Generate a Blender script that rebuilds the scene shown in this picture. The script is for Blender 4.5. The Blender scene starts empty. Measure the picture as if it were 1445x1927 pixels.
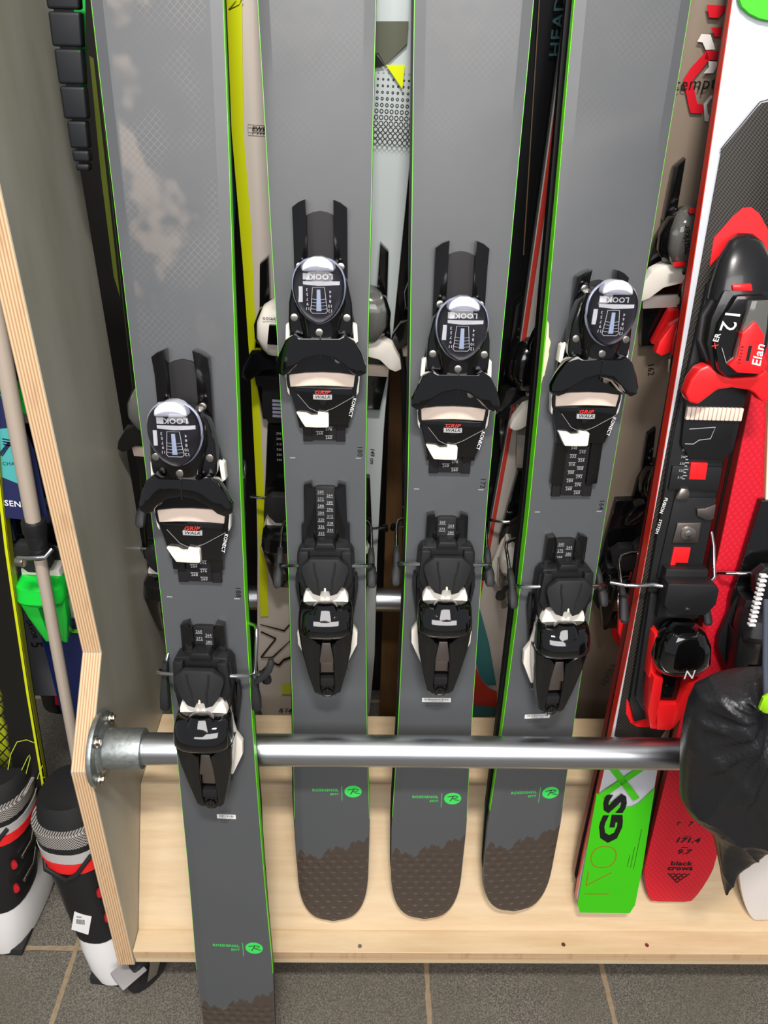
import bpy, bmesh, math, random
from mathutils import Vector, Matrix
S = bpy.context.scene
C = S.collection
random.seed(7)
PI = math.pi
# ------------------------------------------------------------------ camera
FPX, WPX, HPX = 1447.0, 1445.0, 1927.0
up_c = Vector((72, 2377, -1447)).normalized()
_b = .022
x_c = Vector((1, (1447*_b-72)/2377, _b)).normalized()
y_c = -up_c.cross(x_c)
if y_c.z < 0: y_c = -y_c
# rows are the world axes written in camera coordinates (x right, y up, z forward)
def ray(px, py):
    c = Vector(((px-WPX/2)/FPX, -(py-HPX/2)/FPX, 1.0))
    return Vector((x_c.dot(c), y_c.dot(c), up_c.dot(c)))
def at(px, py, X=None, Y=None, Z=None):
    r = ray(px, py)
    if X is not None: return r*(X/r.x)
    if Y is not None: return r*(Y/r.y)
    return r*(Z/r.z)
camd = bpy.data.cameras.new('camera'); cam = bpy.data.objects.new('camera', camd); C.objects.link(cam)
camd.sensor_fit = 'HORIZONTAL'; camd.sensor_width = 36.0; camd.lens = FPX/WPX*36.0
camd.clip_start = .05
cr = Vector((x_c.x, y_c.x, up_c.x)); cu = Vector((x_c.y, y_c.y, up_c.y)); cf = Vector((x_c.z, y_c.z, up_c.z))
m3 = Matrix((cr, cu, -cf)).transposed()
cam.matrix_world = m3.to_4x4()
S.camera = cam
# ------------------------------------------------------------------ light
S.view_settings.view_transform = 'Standard'; S.view_settings.look = 'None'
S.view_settings.gamma = 1; S.view_settings.use_curve_mapping = False
S.view_settings.exposure = 0.0
W = bpy.data.worlds.new('world'); S.world = W; W.use_nodes = True
bg = W.node_tree.nodes['Background']; bg.inputs[0].default_value = (.9, .93, 1, 1); bg.inputs[1].default_value = .30
def area(name, loc, aim, sx, sy, power, col=(1, .96, .9)):
    l = bpy.data.lights.new(name, 'AREA'); l.shape = 'RECTANGLE'; l.size = sx; l.size_y = sy; l.energy = power; l.color = col
    o = bpy.data.objects.new(name, l); C.objects.link(o); o.location = loc
    o.rotation_euler = (Vector(aim)-Vector(loc)).to_track_quat('-Z', 'Y').to_euler(); return o
area('ceiling_lamp', (.05, -.35, 1.45), (.1, .8, -.6), .40, .14, 50)
area('ceiling_panel', (.0, -2.2, 1.2), (0, .8, .1), 3.0, 1.3, 95, (1, .965, .95))
FLOOR = -1.366
# ------------------------------------------------------------------ materials
def lin(c):
    return tuple(((x/255)/12.92 if x/255 <= .04045 else ((x/255+.055)/1.055)**2.4) for x in c)
MATS = {}
def mat(name, rgb, rough=.5, metal=0, coat=0, trans=0, spec=.5, ior=1.45, emit=None):
    if name in MATS: return MATS[name]
    m = bpy.data.materials.new(name); m.use_nodes = True
    p = m.node_tree.nodes['Principled BSDF']
    p.inputs['Base Color'].default_value = (*lin(rgb), 1); p.inputs['Roughness'].default_value = rough
    p.inputs['Metallic'].default_value = metal; p.inputs['Coat Weight'].default_value = coat
    p.inputs['Coat Roughness'].default_value = .06
    p.inputs['Transmission Weight'].default_value = trans; p.inputs['IOR'].default_value = ior
    p.inputs['Specular IOR Level'].default_value = spec
    MATS[name] = m; return m
class NT:
    """small expression helper over a material's node tree"""
    def __init__(s, m):
        s.m = m; s.t = m.node_tree; s.p = s.t.nodes['Principled BSDF']
        s.tc = s.t.nodes.new('ShaderNodeTexCoord'); s.sep = s.t.nodes.new('ShaderNodeSeparateXYZ')
        s.t.links.new(s.tc.outputs['Object'], s.sep.inputs[0])
        s.x, s.y, s.z = s.sep.outputs
    def _in(s, sock, v):
        if isinstance(v, (int, float)): sock.default_value = v
        elif isinstance(v, tuple): sock.default_value = v if len(v) == len(sock.default_value) else (*v, 1)
        else: s.t.links.new(v, sock)
    def op(s, o, a, b=0, c=0):
        n = s.t.nodes.new('ShaderNodeMath'); n.operation = o
        s._in(n.inputs[0], a); s._in(n.inputs[1], b); s._in(n.inputs[2], c); return n.outputs[0]
    def noise(s, scale, detail=3, stretch=(1, 1, 1), rough=.5):
        mp = s.t.nodes.new('ShaderNodeMapping'); s.t.links.new(s.tc.outputs['Object'], mp.inputs[0])
        mp.inputs['Scale'].default_value = stretch
        n = s.t.nodes.new('ShaderNodeTexNoise'); n.inputs['Scale'].default_value = scale
        n.inputs['Detail'].default_value = detail; n.inputs['Roughness'].default_value = rough
        s.t.links.new(mp.outputs[0], n.inputs['Vector']); return n.outputs['Fac']
    def step(s, a, lo, hi):
        n = s.t.nodes.new('ShaderNodeMapRange'); n.interpolation_type = 'SMOOTHSTEP'
        s._in(n.inputs[0], a); n.inputs[1].default_value = lo; n.inputs[2].default_value = hi; return n.outputs[0]
    def mix(s, f, a, b):
        n = s.t.nodes.new('ShaderNodeMix'); n.data_type = 'RGBA'
        s._in(n.inputs[0], f); s._in(n.inputs[6], a); s._in(n.inputs[7], b); return n.outputs[2]
    def color(s, c): s.t.links.new(c, s.p.inputs['Base Color'])
    def bump(s, h, strength=.3, dist=.001):
        n = s.t.nodes.new('ShaderNodeBump'); n.inputs['Strength'].default_value = strength; n.inputs['Distance'].default_value = dist
        s._in(n.inputs['Height'], h); s.t.links.new(n.outputs[0], s.p.inputs['Normal'])
    def rough(s, r): s._in(s.p.inputs['Roughness'], r)
    def wave(s, e, k): return s.op('SINE', s.op('MULTIPLY', e, k))

BLK = mat('black_gloss_plastic', (14, 14, 15), .16, coat=.6)
BLKP = mat('piano_black', (9, 9, 10), .05, coat=1)
BLKM = mat('black_satin_plastic', (27, 27, 29), .42)
NT(BLKM)
RUB = mat('black_rubber', (34, 34, 36), .62)
DKG = mat('dark_grey_plastic', (36, 35, 36), .42, spec=.18)
WHT = mat('white_plastic', (236, 230, 220), .35)
CRM = mat('cream_pad', (232, 212, 196), .4)
PRT = mat('white_print', (244, 244, 244), .5)
PRG = mat('grey_print', (170, 170, 172), .5)
PRB = mat('black_print', (16, 16, 16), .5)
PRR = mat('red_print', (222, 52, 40), .5)
GRN = mat('green_print', (64, 216, 92), .5)
STL = mat('steel_wire', (205, 208, 212), .18, metal=1)
STD = mat('dull_steel', (150, 140, 134), .34, metal=1)
SCR = mat('screw_steel', (190, 184, 175), .25, metal=1)
GLASS = mat('clear_plastic', (245, 246, 255), .03, trans=1, ior=1.47)
SMOKE = mat('smoked_plastic', (190, 190, 184), .08, trans=.8, ior=1.45)
REDP = mat('red_plastic', (235, 32, 36), .3, coat=.3)
REDD = mat('dark_red_sidewall', (140, 26, 28), .35)
BASE = mat('black_ski_base', (16, 16, 17), .4)
TAN = mat('tan_edge', (120, 108, 92), .4)
STK = mat('white_sticker', (228, 228, 226), .5)

def sky_top(name, wear, tailz):
    m = mat(name, (84, 87, 90), .42)
    n = NT(m)
    n.p.inputs['Specular IOR Level'].default_value = .75
    grey = lin((77, 80, 83)); brown = lin((72, 62, 54)); pale = lin((150, 142, 136))
    n1 = n.noise(9, 3); n2 = n.noise(70, 2)
    c = n.mix(n.op('MULTIPLY', n1, .35), (*grey, 1), (*lin((92, 92, 94)), 1))
    # hatch of fine crossed lines in the worn upper half
    a = n.wave(n.op('ADD', n.x, n.z), 900); b = n.wave(n.op('SUBTRACT', n.x, n.z), 900)
    lines = n.op('MAXIMUM', n.step(a, .90, 1), n.step(b, .90, 1))
    inner = n.step(n.op('ABSOLUTE', n.x), .046, .043)
    msk = n.op('MULTIPLY', n.op('MULTIPLY', n.step(n.z, 1.02, 1.2), inner), n.step(n.noise(14, 2), .42, .62))
    c = n.mix(n.op('MULTIPLY', n.op('MULTIPLY', lines, msk), .30 if wear > .5 else .12), c, (*pale, 1))
    w = n.op('MULTIPLY', n.op('MULTIPLY', n.step(n.noise(11, 3), .54, .60), inner), n.step(n.z, 1.08, 1.25))
    c = n.mix(n.op('MULTIPLY', w, .22*wear), c, (*lin((176, 160, 144)), 1))
    # torn line where the brown tail print starts
    saw = n.op('ADD', n.op('MULTIPLY', n.noise(55, 1, (1, .01, .1)), .07), n.op('MULTIPLY', n.x, .38))
    saw = n.op('ADD', saw, n.op('MULTIPLY', n.noise(300, 2, (1, .01, .3)), .02))
    edge = n.op('ADD', saw, .098)
    br = n.step(n.op('SUBTRACT', edge, n.z), 0, .0012)
    # fish-scale dimples, staggered rows
    row = n.op('DIVIDE', n.z, .0115); par = n.op('MODULO', n.op('FLOOR', row), 2)
    col = n.op('ADD', n.op('DIVIDE', n.op('ADD', n.x, .2), .0175), n.op('MULTIPLY', par, .5))
    dy = n.op('SUBTRACT', n.op('FRACT', row), .55); dx = n.op('SUBTRACT', n.op('FRACT', col), .5)
    d = n.op('SQRT', n.op('ADD', n.op('MULTIPLY', n.op('MULTIPLY', dx, dx), 1.6), n.op('MULTIPLY', dy, dy)))
    dim = n.op('MULTIPLY', n.step(d, .46, .2), n.step(n.z, .15, .12))
    cb = (*brown, 1)
    c = n.mix(br, c, cb)
    n.color(c)
    n.bump(n.op('ADD', n.op('MULTIPLY', dim, n.op('MULTIPLY', br, -1.0)), n.op('MULTIPLY', n2, .06)), .7, .0016)
    n.rough(n.op('ADD', .36, n.op('MULTIPLY', n1, .18)))
    return m
def side_green(name, c1, z1=.20):
    m = mat(name, c1, .35); n = NT(m)
    n.color(n.mix(n.step(n.z, z1, z1+.002), (*lin((92, 92, 90)), 1), (*lin(c1), 1))); return m
def wood(name, c1, c2, axis='x', rough=.5, seam=0):
    m = mat(name, c1, rough); n = NT(m)
    st = {'x': (1, 9, 9), 'y': (9, 1, 9), 'z': (9, 9, 1)}[axis]
    a = n.noise(7, 5, st, .6); b = n.noise(2.2, 3); g = n.noise(60, 2, st)
    f = n.op('ADD', n.op('MULTIPLY', a, .7), n.op('MULTIPLY', b, .5))
    c = n.mix(n.step(f, .38, .85), (*lin(c1), 1), (*lin(c2), 1))
    c = n.mix(n.op('MULTIPLY', n.step(g, .6, .8), .12), c, (*lin((150, 118, 84)), 1))
    n.color(c); n.bump(g, .15, .0006); return m
def ply_edge(name, axis, pitch=.0032):
    m = mat(name, (205, 170, 130), .55); n = NT(m)
    s = {'x': n.x, 'y': n.y, 'z': n.z}[axis]
    l = n.step(n.wave(s, 2*PI/pitch), -.3, .6)
    l2 = n.noise(90, 3, (1, .2, .2))
    c = n.mix(l, (*lin((224, 192, 152)), 1), (*lin((188, 148, 110)), 1))
    c = n.mix(n.op('MULTIPLY', n.step(l2, .52, .75), .35), c, (*lin((150, 108, 76)), 1))
    n.color(c); return m
BIRCH = wood('birch_plywood', (226, 202, 166), (208, 178, 138), 'x')
BIRCH_SHADED = mat('birch_panel_shaded', (168, 166, 154), .4)  # birch in shade: the panels' shading is mixed into this greyer colour
_n = NT(BIRCH_SHADED); _f = _n.noise(4, 4, (3, 3, .7), .5); _g = _n.noise(30, 3, (6, 6, .5))
_c = _n.mix(_n.step(_f, .3, .75), (*lin((180, 178, 168)), 1), (*lin((158, 154, 140)), 1))
_n.color(_n.mix(_n.op('MULTIPLY', _n.step(_g, .6, .8), .06), _c, (*lin((120, 112, 96)), 1)))
EDGEX = ply_edge('plywood_edge_sides', 'x', .0036)
EDGEZ = ply_edge('plywood_edge_shelf', 'z', .0036)
def tube_mat():
    m = mat('galvanised_tube', (196, 200, 204), .3, metal=1); n = NT(m)
    g = n.noise(8, 4, (1, 30, 30)); k = n.noise(120, 2)
    n.rough(n.op('ADD', .22, n.op('MULTIPLY', g, .22)))
    n.color(n.mix(g, (*lin((212, 214, 218)), 1), (*lin((172, 176, 182)), 1))); n.bump(k, .05, .0005); return m
TUBE = tube_mat()
def galv():
    m = mat('cast_galvanised', (150, 156, 156), .45, metal=.85); n = NT(m)
    g = n.noise(160, 4); n.color(n.mix(g, (*lin((120, 128, 130)), 1), (*lin((190, 194, 192)), 1))); n.bump(g, .35, .001); return m
GALV = galv()
# ------------------------------------------------------------------ geometry builder
# local coordinates in millimetres: u across, v up along the thing, w out of its face -> (u, -w, v)
class G:
    def __init__(s, u0=0, v0=0, w0=0): s.bm = bmesh.new(); s.o = (u0, v0, w0)
    def P(s, u, v, w): return Vector((u+s.o[0], -(w+s.o[2]), v+s.o[1]))/1000
    def _join(s, t, bev, seg=2):
        bmesh.ops.recalc_face_normals(t, faces=t.faces)
        if bev:
            es = [e for e in t.edges if len(e.link_faces) == 2 and e.calc_face_angle(0) > .45]
            try: bmesh.ops.bevel(t, geom=es, offset=bev/1000, segments=seg, profile=.6, affect='EDGES', clamp_overlap=True)
            except Exception: pass
        me = bpy.data.meshes.new('tmp'); t.to_mesh(me); t.free(); s.bm.from_mesh(me); bpy.data.meshes.remove(me)
    def prism(s, pts, w0, w1, bev=0, seg=2, inset=0):
        t = bmesh.new(); f = lambda w, u, v: w(u, v) if callable(w) else w
        cu_ = sum(p[0] for p in pts)/len(pts); cv_ = sum(p[1] for p in pts)/len(pts)
        k = 1-inset
        lo = [t.verts.new(s.P(u, v, f(w0, u, v))) for u, v in pts]
        hi = [t.verts.new(s.P(cu_+(u-cu_)*k, cv_+(v-cv_)*k, f(w1, u, v))) for u, v in pts]
        n = len(pts)
        t.faces.new(lo[::-1]); t.faces.new(hi)
        for i in range(n): t.faces.new((lo[i], lo[(i+1) % n], hi[(i+1) % n], hi[i]))
        bmesh.ops.recalc_face_normals(t, faces=t.faces)
        if callable(w1) or callable(w0) :
            bmesh.ops.triangulate(t, faces=[q for q in t.faces if len(q.verts) > 4])
        s._join(t, bev, seg); return s
    def box(s, u0, u1, v0, v1, w0, w1, bev=0): return s.prism([(u0, v0), (u1, v0), (u1, v1), (u0, v1)], w0, w1, bev)
    def rings(s, rings, cap=True, bev=0, closed=True):
        t = bmesh.new(); R = [[t.verts.new(s.P(*p)) for p in r] for r in rings]; n = len(R[0])
        for a, b in zip(R, R[1:]):
            for i in range(n if closed else n-1): t.faces.new((a[i], a[(i+1) % n], b[(i+1) % n], b[i]))
        if cap and closed: t.faces.new(R[0][::-1]); t.faces.new(R[-1])
        s._join(t, bev); return s
    def body(s, st, n=3.2, seg=24):
        R = []
        for v, uc, hw, wl, wh in st:
            r = []
            for i in range(seg):
                a = 2*PI*i/seg; c, d = math.cos(a), math.sin(a)
                q = (abs(c)**n+abs(d)**n)**(-1/n)
                r.append((uc+hw*c*q, v, (wl+wh)/2+(wh-wl)/2*d*q))
            R.append(r)
        return s.rings(R)
    def tube(s, path, r, seg=10):
        path = [Vector(p) for p in path]; R = []
        prev = None
        for i, p in enumerate(path):
            d = (path[min(i+1, len(path)-1)]-path[max(i-1, 0)]).normalized()
            if prev is None:
                a = d.cross(Vector((0, 0, 1)));
                if a.length < .1: a = d.cross(Vector((1, 0, 0)))
            else: a = prev-d*prev.dot(d)
            a.normalize(); prev = a; b = d.cross(a)
            rr = r[i] if isinstance(r, (list, tuple)) else r
            R.append([tuple(p+(a*math.cos(2*PI*k/seg)+b*math.sin(2*PI*k/seg))*rr) for k in range(seg)])
        return s.rings(R)
    def cyl(s, p0, p1, r, bev=0, seg=20, r1=None):
        p0, p1 = Vector(p0), Vector(p1); d = (p1-p0).normalized(); a = d.cross(Vector((0, 0, 1)))
        if a.length < .1: a = d.cross(Vector((1, 0, 0)))
        a.normalize(); b = d.cross(a); r1 = r if r1 is None else r1
        return s.rings([[tuple(p+(a*math.cos(2*PI*k/seg)+b*math.sin(2*PI*k/seg))*q) for k in range(seg)] for p, q in ((p0, r), (p1, r1))], bev=bev)
    def disc(s, u, v, w, ru, rv=None, h=.4, seg=32):
        rv = rv or ru
        return s.prism([(u+ru*math.cos(2*PI*i/seg), v+rv*math.sin(2*PI*i/seg)) for i in range(seg)], w-h, w)
    def stroke(s, pts, wd, w, h=.4, closed=False):
        n = len(pts); L, Rr = [], []
        for i in range(n):
            a = pts[(i-1) % n] if closed or i else pts[0]; b = pts[(i+1) % n] if closed or i < n-1 else pts[-1]
            dx, dy = b[0]-a[0], b[1]-a[1]; l = math.hypot(dx, dy) or 1
            nx, ny = -dy/l*wd/2, dx/l*wd/2
            L.append((pts[i][0]+nx, pts[i][1]+ny)); Rr.append((pts[i][0]-nx, pts[i][1]-ny))
        m = n if closed else n-1
        for i in range(m):
            j = (i+1) % n; s.prism([L[i], L[j], Rr[j], Rr[i]], w-h, w)
        return s
    def text(s, txt, u, v, w, size, rot=0, align='CENTER', shear=0, bold=0, sx=1, h=.15):
        cv = bpy.data.curves.new('t', 'FONT'); cv.body = txt; cv.size = size/1000*1.38; cv.align_x = align; cv.align_y = 'CENTER'
        cv.shear = shear; cv.offset = bold*.22/1000; cv.extrude = h/1000; cv.resolution_u = 2; cv.space_character = 1.05
        ob = bpy.data.objects.new('t', cv); me = bpy.data.meshes.new_from_object(ob)
        R = Matrix.Translation(s.P(u, v, w)) @ Matrix.Rotation(-math.radians(rot), 4, 'Y') @ Matrix.Rotation(PI/2, 4, 'X') @ Matrix.Diagonal((sx, 1, 1, 1))
        me.transform(R); s.bm.from_mesh(me)
        bpy.data.objects.remove(ob); bpy.data.curves.remove(cv); bpy.data.meshes.remove(me); return s
    def build(s, name, m, parent=None, smooth=True, ang=38, label=None, kind=None, subd=0):
        me = bpy.data.meshes.new(name)
        s.bm.to_mesh(me); s.bm.free()
        if smooth and len(me.polygons):
            me.shade_smooth(); me.set_sharp_from_angle(angle=math.radians(ang))
        for q in (m if isinstance(m, (list, tuple)) else [m]): me.materials.append(q)
        o = bpy.data.objects.new(name, me); C.objects.link(o)
        if parent is not None: o.parent = parent
        if label: o['label'] = label
        if kind: o['kind'] = kind
        if subd:
            sm = o.modifiers.new('s', 'SUBSURF'); sm.levels = subd; sm.render_levels = subd
        return o
def thing(name, label, cat, M=None, loc=None, group=None):
    o = bpy.data.objects.new(name, None); C.objects.link(o); o.empty_display_size = .05
    o['label'] = label; o['category'] = cat
    if group: o['group'] = group
    if M is not None: o.matrix_world = M
    if loc is not None: o.location = loc
    return o
def tag(o, label, cat, group=None):
    o['label'] = label; o['category'] = cat
    if group: o['group'] = group
    return o
def lerp(tab, x):
    if x <= tab[0][0]: return tab[0][1]
    for (a, b), (c, d) in zip(tab, tab[1:]):
        if x <= c:
            t = (x-a)/(c-a); t = t*t*(3-2*t) if False else t
            return b+(d-b)*t
    return tab[-1][1]
def basis(P, v, twist=0):
    v = v.normalized(); n = Vector((1, 0, 0)).cross(v).normalized()
    if n.y > 0: n = -n
    u = v.cross(n); u = u if u.x > 0 else -u
    if twist: q = Matrix.Rotation(math.radians(twist), 3, v); u = q@u; n = q@n
    return u, v, n
def mk(origin, u, v, n):
    M = Matrix((u, -n, v)).transposed().to_4x4(); M.translation = origin; return M

# ------------------------------------------------------------------ the room
def floor_mat():
    m = mat('stone_slabs', (92, 88, 80), .62); n = NT(m)
    fx = n.op('ABSOLUTE', n.op('SUBTRACT', n.op('FRACT', n.op('ADD', n.op('DIVIDE', n.op('SUBTRACT', n.x, .1164), .3062), 20.5)), .5))
    fy = n.op('ABSOLUTE', n.op('SUBTRACT', n.op('FRACT', n.op('ADD', n.op('DIVIDE', n.op('SUBTRACT', n.y, .757), .60), 20.5)), .5))
    wob = n.op('MULTIPLY', n.op('SUBTRACT', n.noise(30, 3), .5), .006)
    dx = n.op('ADD', n.op('MULTIPLY', fx, .3062), wob); dy = n.op('ADD', n.op('MULTIPLY', fy, .60), wob)
    d = n.op('MINIMUM', dx, dy); g = n.step(d, .0052, .0035)
    a = n.noise(420, 4, rough=.7); b = n.noise(6, 3)
    c = n.mix(n.step(a, .35, .72), (*lin((74, 70, 64)), 1), (*lin((146, 140, 128)), 1))
    c = n.mix(n.op('MULTIPLY', n.step(b, .35, .7), .45), c, (*lin((98, 92, 80)), 1))
    gr = n.mix(n.noise(90, 3), (*lin((132, 112, 88)), 1), (*lin((176, 156, 128)), 1))
    n.color(n.mix(g, c, gr))
    n.bump(n.op('SUBTRACT', n.op('MULTIPLY', a, .3), g), .6, .002)
    n.rough(n.op('ADD', .42, n.op('MULTIPLY', b, .3))); return m
g = G(); g.prism([(-3000, -2500), (3000, -2500), (3000, 2200), (-3000, 2200)], 0, 1)
g.bm.free(); g.bm = bmesh.new()
bmesh.ops.create_cube(g.bm, size=1, matrix=Matrix.Translation((0, -.4, FLOOR-.02)) @ Matrix.Diagonal((6, 5, .04, 1)))
o = g.build('floor', floor_mat(), smooth=False); o['kind'] = 'structure'
g = G(); g.bm.free(); g.bm = bmesh.new()
bmesh.ops.create_cube(g.bm, size=1, matrix=Matrix.Translation((0, 1.42, .1)) @ Matrix.Diagonal((6, .05, 3.0, 1)))
o = g.build('dark_backdrop', mat('backdrop_dark_brown', (34, 30, 27), .8), smooth=False); o['kind'] = 'structure'  # added dark sheet, stands for the unlit space seen between the skis

# ------------------------------------------------------------------ the ski rack
RX0, RX1 = -.354, 1.05            # inner faces of the side panels
rack = thing('ski_rack', 'birch plywood ski trolley with galvanised tube rails, full of leaning skis', 'ski rack', loc=(.3, .9, FLOOR))
rack.location = (.3, .9, FLOOR)
def rk(x, y, z): return Vector((x-.3, y-.9, z-FLOOR))
def panel(xa, xb, name='side_panel'):
    prof = [(.790, .75), (.790, -.71), (.682, -.82), (.668, -1.2505), (1.132, -1.2505), (1.118, -.82), (1.014, -.71), (1.014, .75)]
    bm = bmesh.new()
    A = [bm.verts.new(rk(xa, y, z)) for y, z in prof]; B = [bm.verts.new(rk(xb, y, z)) for y, z in prof]
    n = len(prof); f1 = bm.faces.new(A); f2 = bm.faces.new(B[::-1]); f1.material_index = f2.material_index = 0
    for i in range(n):
        f = bm.faces.new((A[i], B[i], B[(i+1) % n], A[(i+1) % n])); f.material_index = 1
    bmesh.ops.recalc_face_normals(bm, faces=bm.faces)
    bmesh.ops.bevel(bm, geom=list(bm.edges), offset=.0007, segments=1, affect='EDGES')
    g = G(); g.bm.free(); g.bm = bm
    return g.build(name, [BIRCH_SHADED, EDGEX], rack, smooth=False)
panel(RX0-.026, RX0); panel(RX1, RX1+.026)
def board(name, poly, mats, label=None):
    """closed (y,z) profile run between the side panels; faces steeper than 45 deg towards the front take the edge material if listed"""
    bm = bmesh.new(); A = [bm.verts.new(rk(RX0+.0005, y, z)) for y, z in poly]; B = [bm.verts.new(rk(RX1-.0005, y, z)) for y, z in poly]
    n = len(poly); bm.faces.new(A); bm.faces.new(B[::-1])
    for i in range(n):
        f = bm.faces.new((A[i], B[i], B[(i+1) % n], A[(i+1) % n]))
        if len(mats) > 1 and abs(poly[i][0]-poly[(i+1) % n][0]) < 1e-4: f.material_index = 1
    bmesh.ops.recalc_face_normals(bm, faces=bm.faces)
    bmesh.ops.bevel(bm, geom=list(bm.edges), offset=.0006, segments=1, affect='EDGES')
    g = G(); g.bm.free(); g.bm = bm
    o = g.build(name, mats, rack, smooth=False)
    if label: o['label'] = label
    return o
board('base_board', [(.6705, -1.217), (.6705, -1.235), (1.129, -1.235), (1.129, -1.217)], [BIRCH, EDGEZ])
board('base_rail', [(.6725, -1.2355), (.6725, -1.2505), (.690, -1.2505), (.690, -1.2355)], [BIRCH])
board('sloping_board', [(.7055, -1.2165), (.826, -1.016), (.826, -1.034), (.716, -1.2165)], [BIRCH])
board('sloping_board', [(1.0945, -1.2165), (.974, -1.016), (.974, -1.034), (1.084, -1.2165)], [BIRCH])
board('top_board', [(.8265, -1.016), (.9735, -1.016), (.9735, -1.032), (.8265, -1.032)], [BIRCH])
for px, py in ((677, 1781), (1060, 1778), (1217, 1779)):
    p = at(px, py, Z=-1.217); g = G()
    q = rk(p.x, p.y, p.z); g.o = (q.x*1000, q.z*1000, -q.y*1000)
    g.cyl((0, -.2, 0), (0, .8, 0), 3.2, seg=14); g.build('screw', SCR, rack)
def rail(y, z, r=21.2):
    g = G(); a = rk(RX0, y, z)*1000; b = rk(RX1, y, z)*1000
    g.cyl((a.x+14, a.z, -a.y), (b.x-14, b.z, -b.y), r, seg=48); g.build('rail', TUBE, rack, ang=60)
    for x, sg in ((RX0, 1), (RX1, -1)):
        q = rk(x, y, z)*1000; g = G(q.x, q.z, -q.y)
        g.cyl((sg*.5, 0, 0), (sg*8, 0, 0), 50, bev=2.5, seg=48)
        g.cyl((sg*7, 0, 0), (sg*14, 0, 0), 35, r1=28, seg=40, bev=2)
        g.cyl((sg*12, 0, 0), (sg*62, 0, 0), 27, bev=2, seg=40)
        fl = g.build('flange', GALV, rack)
        for k in range(4):
            an = PI/4+k*PI/2+.25; cy, cz = 40*math.cos(an), 40*math.sin(an)
            h = G(q.x, q.z, -q.y); h.cyl((sg*8, cz, cy), (sg*12, cz, cy), 8, bev=1, seg=20); h.cyl((sg*12, cz, cy), (sg*16, cz, cy), 5.4, bev=.8, seg=6); h.build('bolt', SCR, fl)
rail(.7168, -.813); rail(1.083, -.841)
# casters
def caster(x, y, yaw):
    q = rk(x, y, 0)*1000; g = G(q.x, 0, -q.y)
    g.box(-28, 28, 107, 114.6, -28, 28, 1.5); g.cyl((0, 96, 0), (0, 108, 0), 20, bev=2)
    c = g.build('caster', SCR, rack)
    R = Matrix.Rotation(yaw, 4, 'Z'); loc = rk(x, y, FLOOR)
    def fin(h, nm, m):
        o = h.build(nm, m, c); o.data.transform(Matrix.Translation(loc) @ R); return o
    h = G(); h.cyl((-11, 37, 25), (11, 37, 25), 37, bev=5, seg=40); fin(h, 'wheel', RUB)
    h = G(); h.cyl((-12, 37, 25), (12, 37, 25), 19, seg=30, bev=1); fin(h, 'wheel_hub', DKG)
    for s in (-1, 1):
        h = G(); h.rings([[(s*15, 100, -14), (s*15, 100, 14), (s*15, 30, 34), (s*15, 30, 16)], [(s*18, 100, -14), (s*18, 100, 14), (s*18, 30, 34), (s*18, 30, 16)]], bev=1); fin(h, 'fork', SCR)
    h = G(); h.prism([(-17, 60), (17, 60), (20, 66), (-20, 66)], 30, 74, 1.5); fin(h, 'brake_pedal', mat('pale_grey_metal', (180, 176, 176), .4, metal=.3))
caster(-.340, .722, -.75); caster(.98, .742, -.2); caster(-.285, 1.06, 2.4); caster(.98, 1.06, 3.0)

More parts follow.
